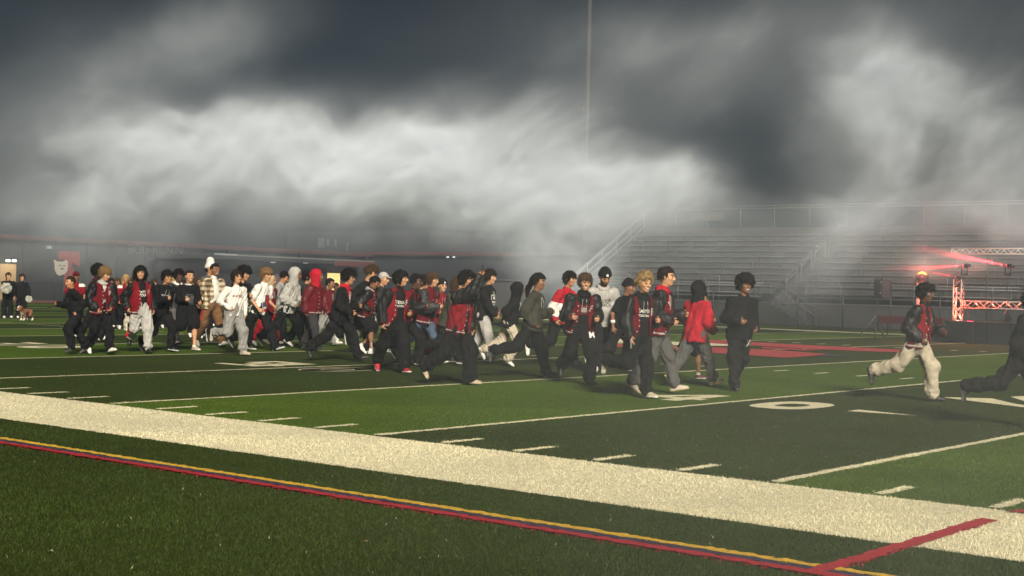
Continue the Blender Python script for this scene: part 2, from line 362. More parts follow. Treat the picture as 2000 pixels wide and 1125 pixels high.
# ------------------------------------------------------------------ bleachers behind the far sideline
def frange(a, b, n): return [a+(b-a)*i/n for i in range(n+1)]
BX0, BX1 = -40.0, 12.0
FRONT, DECK = 57.6, 1.27
NR, ROW_D, ROW_R, ROW0 = 10, 0.70, 0.35, 59.0
def bleachers():
    root = empty('bleachers', (BX0, FRONT, 0))
    tag(root, 'long grey metal bleachers rising behind the far sideline, empty rows', 'bleachers')
    ox, oy = BX0, FRONT
    L = BX1-BX0
    def P(x, y, z): return (x-ox, y-oy, z)
    fas = mat('bleacher_fascia', (0.05,0.052,0.055), 0.7, 0.0, var=0.15, vscale=1.2)
    ris = mat('bleacher_riser', (0.060,0.062,0.063), 0.6, 0.1, var=0.2, vscale=1.5)
    # front wall and walkway
    m = MB(); m.box(0, 0, 0.02, L, 0.08, DECK-0.06)
    for x in frange(1.5, L-1.5, 16): m.box(x-0.02, -0.015, 0.02, x+0.02, 0, DECK-0.06)
    m.build('front_wall', fas, root)
    MB().box(0, -0.05, DECK-0.055, L, ROW0-oy, DECK).build('walkway', METAL, root)
    m = MB()
    aisles = (-26.0, -12.0, 2.0)
    for z in (DECK+1.02, DECK+0.88, DECK+0.50, DECK+0.30):
        xs = [BX0]+[v for a in aisles for v in (a-0.7, a+0.7)]+[BX1]
        for a, b in zip(xs[::2], xs[1::2]): m.tube([P(a, FRONT+0.02, z), P(b, FRONT+0.02, z)], 0.024)
    for x in frange(BX0, BX1, 26):
        if min(abs(x-a) for a in aisles) > 0.72: m.tube([P(x, FRONT+0.02, DECK), P(x, FRONT+0.02, DECK+1.02)], 0.024)
    m.build('front_railing', METAL, root)
    for a in (-37.3, -31.2, -18.0):                       # low loop guards in the walkway
        g = MB(); g.tube([P(a, 58.5, DECK), P(a, 58.5, DECK+1.35), P(a+0.08, 58.5, DECK+1.43), P(a+1.3, 58.5, DECK+1.43), P(a+1.38, 58.5, DECK+1.35), P(a+1.38, 58.5, DECK)], 0.022)
        g.tube([P(a, 58.5, DECK+1.02), P(a+1.38, 58.5, DECK+1.02)], 0.02); g.build('loop_guard', METAL, root)
    rng = random.Random(3)
    for k in range(NR):
        y = ROW0+k*ROW_D; z = DECK+0.28+k*ROW_R+0.62
        m = MB()
        xs = [BX0]+[v for a in aisles for v in (a-0.62, a+0.62)]+[BX1]
        for a, b in zip(xs[::2], xs[1::2]):
            m.box(a-ox, y-oy, z-0.045, b-ox, y+0.26-oy, z, 0)                 # seat board
            m.box(a-ox, y+0.10-oy, z-ROW_R-0.02, b-ox, y+0.12-oy, z-0.05, 1)  # riser below it
            m.box(a-ox, y-0.42-oy, z-ROW_R-0.09, b-ox, y+0.08-oy, z-ROW_R-0.04, 2)   # foot board
            x = a + rng.uniform(0.3, 1.8)
            while x < b-0.3:
                m.box(x-ox-0.025, y+0.04-oy, z-ROW_R-0.03, x-ox+0.025, y+0.098-oy, z-0.047, 2); x += 1.83
        m.build('seat_row', [METAL, ris, GALV], root)
    # closed back and its fence
    yb = ROW0+NR*ROW_D+0.2; zt = DECK+0.9+NR*ROW_R
    m = MB(); m.box(0, yb-oy, 0.02, L, yb+0.08-oy, zt+0.15); m.build('back_wall', ris, root)
    m = MB()
    for z in (zt+1.32, zt+1.48): m.tube([P(BX0, yb, z), P(BX1, yb, z)], 0.036)
    for x in frange(BX0, BX1, 22): m.tube([P(x, yb+0.02, zt+0.15), P(x, yb+0.02, zt+1.48)], 0.012)
    pass
    m.build('back_railing', mat('rail_bright', (0.30,0.30,0.295), 0.5, 0.3), root)
    # end railing along the left side
    m = MB(); s0 = (BX0-0.05, ROW0-0.6, DECK+0.15); s1 = (BX0-0.05, yb, zt+0.1)
    for dz in (1.08, 0.95, 0.5, 0.12): m.tube([P(s0[0], s0[1], s0[2]+dz), P(s1[0], s1[1], s1[2]+dz)], 0.028)
    for t in frange(0, 1, 5):
        x, y, z = (s0[i]+(s1[i]-s0[i])*t for i in range(3)); m.tube([P(x, y, z), P(x, y, z+1.08)], 0.026)
    m.build('end_railing', mat('rail_bright', (0.30,0.30,0.295), 0.5, 0.3), root)
    m = MB(); m.add([P(BX0-0.02, FRONT, 0.02), P(BX0-0.02, yb, 0.02), P(BX0-0.02, yb, zt), P(BX0-0.02, ROW0-0.6, DECK+0.1), P(BX0-0.02, FRONT, DECK)], [(4,3,2,1,0)])
    m.build('end_panel', fas, root)
    for a in aisles:                                     # aisle steps with paired hand rails
        m = MB()
        for k in range(2*NR):
            m.box(a-0.6-ox, ROW0-0.3+k*0.35-oy, DECK, a+0.6-ox, ROW0+0.05+k*0.35-oy, DECK+0.17*(k+1))
        m.build('aisle_steps', GALV, root)
        m = MB()
        for g in range(4):
            k0 = 0.3+g*2.45; k1 = k0+1.75
            for off in (0.0, 0.24):
                p0 = Vector(P(a, ROW0+k0*ROW_D, DECK+0.25+k0*ROW_R+1.05-off)); p1 = Vector(P(a, ROW0+k1*ROW_D, DECK+0.25+k1*ROW_R+1.05-off))
                m.tube([p0, p1], 0.024)
            for kk in (k0, k1): m.tube([P(a, ROW0+kk*ROW_D, DECK+0.1+kk*ROW_R), P(a, ROW0+kk*ROW_D, DECK+0.25+kk*ROW_R+1.05)], 0.024)
        m.build('aisle_handrail', METAL, root)
        m = MB()                                         # steps from the walkway down to the track side
        for k in range(7):
            m.box(a-0.6+1.2+k*0.28-ox, -1.25, 0.02, a-0.6+1.48+k*0.28-ox, -0.06, DECK-0.17*(k+1))
        m.box(a-0.65-ox, -1.25, 0.02, a+0.6-ox, -0.06, DECK-0.01)
        m.build('front_stairs', fas, root)
        m = MB()
        for yy in (-1.25, -0.08):
            for dz in (0.95, 0.5):
                m.tube([(a-0.65-ox, yy, DECK+dz), (a+0.6-ox, yy, DECK+dz), (a+2.6-ox, yy, 0.1+dz)], 0.022)
            for xx, zz in ((a-0.65, DECK), (a+0.6, DECK), (a+1.6, DECK*0.5), (a+2.6, 0.02)): m.tube([(xx-ox, yy, zz-0.02), (xx-ox, yy, zz+0.95)], 0.022)
        m.build('stair_handrail', GALV, root)
    return root, zt, yb
bl, BZT, BYB = bleachers()
def text_mesh(s, size, depth, mats, bold=0.0):
    cu = bpy.data.curves.new('lettering', 'FONT'); cu.body = s; cu.size = size; cu.extrude = depth; cu.align_x = 'CENTER'; cu.align_y = 'CENTER'; cu.offset = bold
    cu.space_line = 0.85
    ob = bpy.data.objects.new('lettering', cu); C.objects.link(ob)
    dg = bpy.context.evaluated_depsgraph_get(); me = bpy.data.meshes.new_from_object(ob.evaluated_get(dg))
    bpy.data.objects.remove(ob); bpy.data.curves.remove(cu)
    me.materials.clear(); me.materials.append(mats)
    return me
# visitors lettering panel at the back of the bleachers
sg = MB().box(-1.2, -0.02, -0.28, 1.2, 0.02, 0.28).build('sign_board', mat('sign_grey', (0.045,0.046,0.047), 0.8))
pvs = on_y(1381, 423, BYB-0.06); sg.location = pvs
tag(sg, 'dark grey visitor sign board on the back rail of the bleachers', 'sign')
tm = link_mesh('lettering', text_mesh('Visitor', 0.62, 0.004, mat('sign_letter', (0.10,0.10,0.10), 0.8)), sg); tm.location = (0, -0.028, -0.02); tm.rotation_euler = (math.pi/2, 0, 0)

# fence between sideline and bleachers
def fence(name, label, p0, p1, h, n, colm, mesh_step=0.12):
    p0, p1 = Vector(p0), Vector(p1); d = p1-p0; Ln = d.length; root = empty(name, p0, math.atan2(d.y, d.x))
    tag(root, label, 'fence')
    for i in range(n+1):
        x = Ln*i/n; MB().tube([(x,0,0),(x,0,h)], 0.035, 8).build('fence_post', colm, root)
    m = MB()
    for z in (h-0.03, 0.08): m.tube([(0,0,z),(Ln,0,z)], 0.02)
    m.build('fence_rail', colm, root)
    m = MB(); k = 0; x = -h
    while x < Ln:                                       # diamond wire as thin crossed bars
        for s in (1, -1):
            a = (x, 0.008*s, 0.08) if s == 1 else (x, 0.008*s, h-0.05); b = (x+h, 0.008*s, h-0.05) if s == 1 else (x+h, 0.008*s, 0.08)
            a0, b0 = max(a[0], 0), min(b[0], Ln)
            if b0 > a0:
                t0, t1 = (a0-a[0])/(b[0]-a[0]), (b0-a[0])/(b[0]-a[0])
                z0, z1 = a[2]+(b[2]-a[2])*t0, a[2]+(b[2]-a[2])*t1
                m.add([(a0,0.008*s,z0-0.006),(b0,0.008*s,z1-0.006),(b0,0.008*s,z1+0.006),(a0,0.008*s,z0+0.006)], [(0,1,2,3)])
        x += mesh_step
    m.build('wire_mesh', colm, root)
    return root
fence('chain_link_fence', 'tall black chain link fence in front of the bleachers', (-41, 55.4, 0), (12, 55.4, 0), 2.05, 21, DARKSTEEL, 0.16)
fence('chain_link_fence', 'low black chain link fence before the field house at the far left', (-67.3, 20, 0), (-67.3, 62, 0), 1.3, 16, DARKSTEEL, 0.2)

# ------------------------------------------------------------------ light pole behind the bleachers
def light_pole():
    b = on_y(1138, 562, 76.0); b.z = 0
    root = empty('light_pole', b, YAW)
    tag(root, 'tall galvanised light pole rising through the smoke behind the bleachers', 'light pole')
    pm_ = mat('pole_grey', (0.035,0.035,0.036), 0.7, 0.2, var=0.1)
    MB().tube([(0,0,0),(0,0,12),(0,0,27)], [0.22,0.18,0.14], 12).build('pole', pm_, root)
    z = CAM_H + (570.5-295)/FPX*depth_of(b)
    m = MB(); m.tube([(-0.85,0,z),(0.85,0,z)], 0.04); m.tube([(-0.85,0,z-0.1),(0.85,0,z-0.1)], 0.03); m.build('cross_arm', pm_, root)
    for x in (-0.62, 0.62): MB().tube([(x,-0.05,z+0.04),(x,-0.30,z+0.02)], [0.05,0.16], 10).build('horn_speaker', pm_, root)
    m = MB(); m.box(-0.16,-0.42,z+3.0,0.16,-0.22,z+3.4); m.build('junction_box', pm_, root)
    for zz in (25.2, 26.6): 
        m = MB(); m.tube([(-2.2,0,zz),(2.2,0,zz)], 0.06)
        m.build('lamp_bar', pm_, root)
        for x in (-1.9,-1.1,-0.35,0.35,1.1,1.9): MB().tube([(x,-0.1,zz+0.05),(x,-0.5,zz-0.1)], [0.1,0.28], 10).build('floodlight', pm_, root)
light_pole()

# ------------------------------------------------------------------ field house at the left end of the field
FHX = -78.0
def y_at(px, X=FHX): return on_x(px, 560, X).y
def z_at(px, py, X=FHX): return on_x(px, py, X).z
def field_house():
    y0, y1 = y_at(-160), y_at(712)
    root = empty('field_house', (FHX, y0, 0)); tag(root, 'long dark field house with red roof trim and a red letter on its wall', 'building')
    wallm = mat('brick_grey', (0.020,0.021,0.023), 0.9, var=0.2, vscale=3)
    redm = mat('trim_red', (0.045,0.011,0.011), 0.8)
    H = z_at(100, 463); W = y1-y0
    def yy(px): return y_at(px)-y0
    m = MB(); m.box(-14, 0, 0, 0, W, H-0.25)
    for y in frange(0, W, 16): m.box(0, y-0.25, 0, 0.12, y+0.25, H-0.27)      # pilasters
    m.build('wall', wallm, root)
    r = MB().box(-14.3, -0.3, H-0.24, 0.4, W+0.3, H).build('roof', wallm, root)
    MB().box(0.405, -0.3, H-0.28, 0.46, W+0.3, H+0.02).build('roof_trim', redm, r)
    def panel(name, a, b, c, d, m_, x=0.0, t=0.06, par=root):
        ys = (yy(a), yy(c)); zs = (z_at(a, b), z_at(c, d))
        return MB().box(x, min(ys), min(zs), x+t, max(ys), max(zs)).build(name, m_, par)
    # big red letter and pale dog head emblem
    f = MB(); Y0, Y1 = yy(110), yy(152); Z1, Z0 = z_at(130, 491), z_at(130, 566); w = Y1-Y0; h = Z1-Z0
    f.prism([(Y0+w*0.28,Z0),(Y0+w*0.62,Z0),(Y0+w*0.62,Z0+h*0.36),(Y0+w*0.72,Z0+h*0.36),(Y0+w*0.72,Z0+h*0.56),(Y0+w*0.62,Z0+h*0.56),(Y0+w*0.62,Z0+h*0.72),(Y1,Z0+h*0.60),(Y1,Z1),(Y0,Z1),(Y0,Z0+h*0.78),(Y0+w*0.28,Z0+h*0.78)], 0.0, 0.05, frame=Matrix(((0,0,1,0.13),(1,0,0,0),(0,1,0,0),(0,0,0,1))))
    f.build('letter', mat('letter_red', (0.16,0.022,0.022), 0.7), root)
    e = MB(); fr = Matrix(((0,0,1,0.19),(1,0,0,0),(0,1,0,0),(0,0,0,1))); ex, ez = yy(100), z_at(100, 507); sx, sz = (yy(128)-yy(100)), z_at(110,506)-z_at(110,537)
    pts = [(0.0,0.98),(0.12,1.0),(0.22,0.90),(0.72,0.90),(0.86,1.02),(0.98,0.92),(1.0,0.66),(0.96,0.30),(0.80,0.12),(0.62,0.06),(0.42,0.0),(0.24,0.10),(0.10,0.36),(0.08,0.72)]
    e.prism([(ex+u*sx, ez-sz+v*sz) for u, v in pts], 0, 0.04, frame=fr); e.build('emblem', mat('emblem_cream', (0.30,0.29,0.25), 0.8), root)
    e = MB()
    for a, b, c, d in ((0.36,0.60,0.50,0.68),(0.66,0.60,0.80,0.68),(0.50,0.40,0.70,0.50)):
        e.box(0.235, ex+a*sx, ez-sz+b*sz, 0.25, ex+c*sx, ez-sz+d*sz)
    e.build('emblem_face', mat('emblem_dark', (0.06,0.06,0.06), 0.7), root)
    # raised building letters
    t = link_mesh('lettering', text_mesh('BOB', 0.95, 0.03, mat('wall_letter', (0.060,0.062,0.065), 0.6)), root)
    t.matrix_local = Matrix(((0,0,1,0.16),(1,0,0,yy(265)),(0,1,0,z_at(265, 488)),(0,0,0,1)))
    t = link_mesh('lettering', text_mesh('RUNIN', 0.95, 0.03, mat('wall_letter', (0.060,0.062,0.065), 0.6)), root)
    t.matrix_local = Matrix(((0,0,1,0.16),(1,0,0,yy(324)),(0,1,0,z_at(324, 490)),(0,0,0,1)))
    t = link_mesh('lettering', text_mesh('FIELDHOUSE', 0.5, 0.03, mat('wall_letter', (0.060,0.062,0.065), 0.6)), root)
    t.matrix_local = Matrix(((0,0,1,0.16),(1,0,0,yy(318)),(0,1,0,z_at(318, 506)),(0,0,0,1)))
    panel('garage_door', 245, 522, 378, 590, mat('door_grey', (0.04,0.042,0.045), 0.8), 0.125)
    # lit entrance at the far left with two lamps
    ent = panel('entrance', -26, 514, 28, 586, mat('entrance_wall', (0.30,0.22,0.12), 0.8), 0.125)
    for px in (8, 20):
        l = MB().box(0.3, yy(px)-0.09, z_at(px, 511), 0.5, yy(px)+0.09, z_at(px, 507)).build('entrance_lamp', emit('lamp_white', (1.0,0.93,0.75), 6), root)
    lp = bpy.data.lights.new('entrance_glow', 'POINT'); lp.energy = 24; lp.color = (1.0, 0.72, 0.35); lp.shadow_soft_size = 0.15
    lo = bpy.data.objects.new('entrance_glow', lp); C.objects.link(lo); lo.location = (FHX+1.0, y_at(12), z_at(12, 518))
    panel('wall_lamp', 86, 480, 94, 486, emit('lamp_soft', (0.85,0.9,0.8), 0.22), 0.13, 0.2)
    return root
field_house()
def concession():
    X = -70.5
    y0, y1 = y_at(392, X), y_at(706, X); root = empty('concession_stand', (X, y0, 0)); tag(root, 'low dark concession stand with a pale canopy edge and lit yellow window', 'building')
    W = y1-y0; zt = z_at(520, 501.5, X)
    def yy(px): return y_at(px, X)-y0
    dk = mat('concession_dark', (0.018,0.019,0.022), 0.9, var=0.2)
    MB().box(-6, 0.4, 0, 0, W-0.4, zt-0.35).build('wall', dk, root)
    r = MB().box(-6.2, 0, zt-0.34, 1.4, W, zt).build('roof', dk, root)
    MB().box(1.405, 0, zt-0.07, 1.45, W, zt+0.02).build('roof_trim', mat('trim_pale', (0.16,0.16,0.16), 0.6, 0.2), r)
    MB().box(1.405, yy(628), zt-0.50, 1.44, W, zt-0.08).build('fascia', mat('trim_red2', (0.07,0.014,0.016), 0.8), r)
    MB().box(1.46, 0, zt-0.06, 1.50, yy(436), zt+0.05).build('light_strip', emit('strip_light', (0.8,0.88,0.8), 0.25), r)
    def pan(n, a, b, c, d, m_, x=0.0): return MB().box(x, yy(a), z_at(a, d, X), x+0.05, yy(c), z_at(c, b, X)).build(n, m_, root)
    wd = pan('window', 636, 534, 664, 566, emit('lit_window', (1.0,0.74,0.26), 0.95), 0.005)
    fr = MB(); 
    for px in (636, 664): fr.box(0.055, yy(px)-0.06, z_at(px, 568, X), 0.10, yy(px)+0.06, z_at(px, 532, X))
    fr.build('window_frame', dk, wd)
    pan('window', 536, 536, 552, 556, emit('dim_window', (0.50,0.30,0.24), 0.16), 0.005)
    for px, py in ((519, 512), (583, 513)): MB().box(0.6, yy(px)-0.12, z_at(px, py, X)-0.05, 0.9, yy(px)+0.12, z_at(px, py, X)+0.03).build('canopy_lamp', emit('lamp_dim', (0.9,0.95,0.9), 0.4), root)
    return root
concession()
def back_block():
    # dark gym block beyond the smoke between concession stand and bleachers
    p0, p1 = on_y(700, 560, 92.0), on_y(1168, 560, 92.0)
    root = empty('gym_building', (p0.x, p0.y, 0)); tag(root, 'dark gym building half lost in smoke left of the bleachers', 'building')
    L = p1.x-p0.x; H = on_y(900, 493, 92.0).z; dk = mat('gym_dark', (0.020,0.021,0.026), 0.9, var=0.2)
    MB().box(0, 0, 0, L, 14, H-0.3).build('wall', dk, root)
    r = MB().box(-0.3, -0.4, H-0.29, L+0.3, 14, H).build('roof', dk, root)
    MB().box(-0.3, -0.45, H-0.32, L*0.72, -0.405, H+0.02).build('roof_trim', mat('trim_red3', (0.07,0.016,0.02), 0.8), r)
    for px, py in ((874, 502), (886, 502)):
        p = on_y(px, py, 91.5); MB().box(p.x-p0.x-0.13, -0.5, p.z-0.08, p.x-p0.x+0.13, -0.42, p.z+0.08).build('wall_lamp', emit('lamp_cool', (0.9,0.95,1.0), 0.7), root)
    for a, b, c, d in ((622,461,634,480),(638,463,643,476),(654,464,657,478),(678,470,680,486)):
        q0, q1 = on_y(a, b, 103.0), on_y(c, d, 103.0)
        MB().box(q0.x-p0.x, 10.95, q1.z-0.2, q1.x-p0.x, 10.99, q0.z-0.2).build('window', emit('pale_window', (0.75,0.8,0.68), 0.05), root)
    q0 = on_y(560, 500, 103.0)
    MB().box(q0.x-p0.x, 11, 0, -0.35, 24, on_y(640, 452, 103.0).z).build('upper_block', dk, root)
    return root
back_block()
s0, s1 = on_y(955, 545, 70.0), on_y(1012, 602, 70.0)
sh = empty('storage_shed', (s0.x, 70.0, 0)); tag(sh, 'pale grey storage shed behind the runners left of the bleachers', 'shed')
MB().box(0, 0, 0, s1.x-s0.x, 3, s0.z-0.12).build('wall', mat('shed_grey', (0.06,0.06,0.058), 0.8, var=0.1), sh)
MB().box(-0.12, -0.12, s0.z-0.115, s1.x-s0.x+0.12, 3.1, s0.z).build('roof', GALV, sh)
# ------------------------------------------------------------------ stage truss, moving heads, loudspeaker at the right
STY = 41.0
def box_truss(mb, p0, p1, w, bay, up=Vector((0,0,1)), r=0.022, rd=0.011):
    p0, p1 = Vector(p0), Vector(p1); d = (p1-p0); L = d.length; d.normalize(); s = d.cross(up).normalized()*w/2; u = s.cross(d).normalized()*w/2
    cs = [s+u, s-u, -s-u, -s+u]
    for c in cs: mb.tube([p0+c, p1+c], r)
    n = max(1, int(L/bay))
    for k in range(n):
        a, b = p0+d*(L*k/n), p0+d*(L*(k+1)/n)
        for i in range(4):
            c0, c1 = cs[i], cs[(i+1) % 4]
            if k % 2: c0, c1 = c1, c0
            mb.tube([a+c0, b+c1], rd, 5)
    for q in (p0, p1):
        for i in range(4): mb.tube([q+cs[i], q+cs[(i+1) % 4]], r*0.8, 5)
TRUSS = mat('truss_aluminium', (0.50,0.44,0.42), 0.45, 0.15)
RED_E = emit('lamp_red', (1.0,0.03,0.08), 9.0)
def st(px, py, Y=STY): return on_y(px, py, Y)
def stage():
    a = st(1822, 665); root = empty('stage_deck', (a.x, STY, 0)); tag(root, 'black stage deck of joined panels below the red lit truss', 'stage')
    z1 = st(1890, 628).z
    xs = [1812, 1846, 1893, 1928, 1975, 2025, 2090]
    for i, (p, q) in enumerate(zip(xs, xs[1:])):
        x0, x1 = st(p, 640).x-a.x, st(q, 640).x-a.x
        zz = z1 if i else st(1830, 636).z
        m = MB().box(x0+0.012, 0, 0.0, x1-0.012, 2.2, zz-0.03); m.build('riser_panel', mat('stage_black', (0.014,0.014,0.016), 0.6, var=0.3), root)
        MB().box(x0+0.004, -0.02, zz-0.028, x1-0.004, 2.22, zz).build('deck_board', mat('stage_deck_top', (0.03,0.03,0.032), 0.5), root)
    return z1
SZ = stage()
def truss_tower(px, label, top_py=545, w=0.30, name='truss_tower'):
    p = st(px, 628, STY+0.5); b = empty(name, (p.x, STY+0.5, SZ)); tag(b, label, 'truss')
    m = MB(); h = st(px, top_py, STY+0.5).z-SZ; box_truss(m, (0,0,0.02), (0,0,h), w, 0.28, up=Vector((0,1,0)), r=0.021, rd=0.011); m.build('lattice', TRUSS, b)
    MB().box(-w*0.7,-w*0.7,0,w*0.7,w*0.7,0.018).build('base_plate', GALV, b)
    MB().box(-w*0.62,-w*0.62,h+0.002,w*0.62,w*0.62,h+0.02).build('top_plate', GALV, b)
    return p, h
truss_tower(1871, 'upright red lit lattice truss tower at the left end of the stage')
truss_tower(1797, 'short red lit truss upright just behind the runner in cream trousers', 540, 0.22)
t = empty('truss_beam', st(1882, 594, STY+0.5)); tag(t, 'horizontal red lit truss joined to the upright tower on the stage', 'truss')
p1 = st(2060, 594, STY+0.5)
m = MB(); box_truss(m, (0,0,0), (p1.x-t.location.x, 0, 0), 0.27, 0.30, r=0.020, rd=0.010); m.build('lattice', TRUSS, t)
TY2 = STY+3.0
t2 = empty('truss_beam', st(1861, 490.5, TY2)); tag(t2, 'white horizontal truss high up behind the stage at the right edge', 'truss')
q1 = st(2080, 490.5, TY2)
m = MB(); box_truss(m, (0,0,0), (q1.x-t2.location.x, 0, 0), 0.22, 0.27, r=0.024, rd=0.017); m.build('lattice', mat('truss_white', (0.72,0.72,0.70), 0.5, 0.1), t2)
m = MB()
for px in (1929, 2070): q = st(px, 498, TY2); m.tube([(q.x-t2.location.x, 0, -0.12), (q.x-t2.location.x, 0, -t2.location.z)], 0.03)
m.build('truss_leg', DARKSTEEL, t2)
def moving_head(px, py, label, aim, Y, hot=False, r=0.075, power=75000, spread=5.0, reach=None):
    p = st(px, py, Y); root = empty('moving_head_light', p); tag(root, label, 'stage light')
    d = (Vector(aim)-p).normalized(); q = d.to_track_quat('Z', 'Y').to_matrix().to_4x4()
    m = MB(); m.tube([q @ Vector((0,0,-0.26)), q @ Vector((0,0,-0.1)), q @ Vector((0,0,0.0))], [r*0.75, r*1.15, r*1.12], 14); m.build('lamp_head', BLACKP, root)
    m = MB(); m.tube([q @ Vector((0,0,0.002)), q @ Vector((0,0,r*0.35)), q @ Vector((0,0,r*0.75)), q @ Vector((0,0,r*0.95))], [r,r*0.93,r*0.6,r*0.1], 18); m.build('lens', emit('lens_hot', (1.0,0.50,0.03), 6.0) if hot else RED_E, root)
    y = MB(); y.box(-r*1.5,-0.03,-0.30,-r*1.25,0.03,0.02); y.box(r*1.25,-0.03,-0.30,r*1.5,0.03,0.02); y.box(-r*1.5,-0.06,-0.36,r*1.5,0.06,-0.302); y.build('yoke', BLACKP, root)
    l = bpy.data.lights.new('red_spot', 'SPOT'); l.energy = power; l.color = (1.0, 0.02, 0.035); l.spot_size = math.radians(spread); l.spot_blend = 0.5; l.shadow_soft_size = 0.03
    lo = bpy.data.objects.new('red_spot', l); C.objects.link(lo); lo.parent = root
    lo.matrix_local = Matrix.Translation(d*(r+0.03)) @ (-d).to_track_quat('Z', 'Y').to_matrix().to_4x4()
    return root
moving_head(1884, 519, 'red moving head light beaming left above the truss tower', st(1740, 526, STY+2.0), STY+0.5)
moving_head(1969, 519, 'red moving head light nearest the right edge, beaming up and left', st(1855, 497, STY+2.0), STY+0.5)
moving_head(1801, 539, 'glowing orange moving head light over the head of the runner', st(1808, 470, STY+1.2), STY+0.5, hot=True, r=0.17, power=700, spread=12.0)
moving_head(1870, 543, 'tilted red moving head light on top of the truss tower', st(1750, 515, STY+3.0), STY+0.5, r=0.085, power=16000)
for px, py in ((1884, 527), (1969, 527)):                # stands of the two raised lights
    p = st(px, py, STY+0.5); s_ = empty('light_stand', (p.x, STY+0.5, SZ))
    tag(s_, 'thin dark stand carrying the red light above the truss tower' if px < 1900 else 'thin dark stand carrying the red light nearest the right edge', 'stand')
    MB().tube([(0,0,0.0),(0,0,p.z-SZ-0.24)], 0.018).build('pole', DARKSTEEL, s_)
    m = MB()
    for k in range(3): a = k*2.094; m.tube([(0,0,0.5),(0.35*math.cos(a),0.35*math.sin(a),0.015)], 0.012)
    m.build('tripod_legs', DARKSTEEL, s_)
# unseen red point lights added inside the truss to colour it
p = st(1895, 626, STY-0.9)
for px, py, en in ((1871, 618, 30), (1871, 590, 22), (1871, 562, 22), (1905, 594, 18), (1935, 594, 18), (1965, 594, 16), (1995, 594, 14), (1797, 600, 14), (1797, 572, 14)):
    l = bpy.data.lights.new('truss_glow', 'POINT'); l.energy = en*1.7; l.color = (1.0, 0.13, 0.07); l.shadow_soft_size = 0.03
    lo = bpy.data.objects.new('truss_glow', l); C.objects.link(lo); lo.location = st(px, py, STY+0.5)
u = empty('added_uplight', (p.x, STY-0.9, 0)); tag(u, 'small black floor lamp added at the foot of the stage to redden the truss', 'lamp')  # floor lamp added for the red light on the truss
MB().box(-0.12,-0.1,0,0.12,0.1,SZ+0.02).build('housing', BLACKP, u); MB().box(-0.09,-0.07,SZ+0.022,0.09,0.07,SZ+0.03).build('lens', RED_E, u)
def small_box(px, py, px1, py1, Y, name, label, cat, m_, dpt=0.4):
    a, b = st(px, py, Y), st(px1, py1, Y); o = MB().box(0,0,0,b.x-a.x,dpt,a.z-b.z).build(name, m_); o.location = (a.x, Y, b.z); return tag(o, label, cat)
l = bpy.data.lights.new('lamp_halo', 'POINT'); l.energy = 14; l.color = (1.0, 0.01, 0.02); l.shadow_soft_size = 0.1  # extra red point light added for the glow round the orange lamp
lo = bpy.data.objects.new('lamp_halo', l); C.objects.link(lo); lo.location = st(1801, 536, STY+0.05)
# loudspeaker on its tripod
def speaker():
    Y = 42.5; p = st(1713, 662, Y); b = ground(1713, 660); Y = b.y
    s_ = empty('speaker_stand', (b.x, b.y, 0), YAW*0.6); tag(s_, 'black tripod stand under the loudspeaker with its legs spread wide', 'stand')
    zt = on_y(1713, 582, Y).z
    MB().tube([(0,0,0.35),(0,0,zt)], 0.024, 8).build('pole', DARKSTEEL, s_)
    k = depth_of(b)/FPX
    for dx, dy in ((-33*k, -0.35), (17*k, -0.45), (25*k, -0.1)):
        MB().tube([(0,0,0.98 if dx < 0 else 0.9),(dx,dy,0.02)], 0.022, 8).build('leg', GALV if dx < 0 else DARKSTEEL, s_)
        MB().tube([(0,0,0.45),(dx*0.5,dy*0.5,0.5)], 0.012, 6).build('brace', DARKSTEEL, s_)
    MB().tube([(0,0,0.84),(0,0,1.02)], 0.045, 8).build('collar', BLACKP, s_)
    sp = empty('loudspeaker', (b.x, b.y, zt), YAW*0.6); tag(sp, 'dark loudspeaker cabinet on a tripod stand before the bleachers', 'loudspeaker')
    w = 12.5*k; h = 38*k
    MB().prism([(-w,0),(w,0),(w*0.9,0.42),(-w*0.7,0.42)], 0, h).build('cabinet', mat('speaker_grey', (0.03,0.032,0.037), 0.6), sp)
    m = MB(); m.box(-w*0.86,-0.02,h*0.06,w*0.86,-0.003,h*0.94); m.build('grille', mat('grille', (0.018,0.019,0.022), 0.7, bump=0.4, bscale=120), sp)
    m = MB(); m.box(w*0.62,-0.03,h*0.80,w*0.78,-0.021,h*0.85); m.box(w*0.50,-0.03,h*0.24,w*0.66,-0.021,h*0.29); m.build('badge', mat('badge', (0.7,0.72,0.72), 0.4), sp)
speaker()
small_box(1725, 548, 1741, 579, 47.0, 'banner_board', 'dark maroon notice board right of the loudspeaker', 'board', mat('maroon_board', (0.06,0.035,0.035), 0.7), 0.05)
def bench():
    Y = 47.0; a, b = st(1716, 617, Y), st(1842, 628, Y); root = empty('team_table', (a.x, Y, 0)); tag(root, 'long dark red team table at the fence behind the loudspeaker', 'table')
    L = b.x-a.x; z1 = a.z
    MB().box(0,0,z1-0.05,L,0.7,z1).build('tabletop', mat('table_red', (0.09,0.012,0.016), 0.7), root)
    MB().box(0.02,0.0,z1-0.32,L-0.02,0.03,z1-0.052).build('skirt', mat('table_skirt', (0.07,0.010,0.013), 0.8), root)
    for x in (0.15, L*0.5, L-0.15):
        for y in (0.08, 0.62): MB().tube([(x,y,0),(x,y,z1-0.05)], 0.025).build('leg', DARKSTEEL, root)
bench()

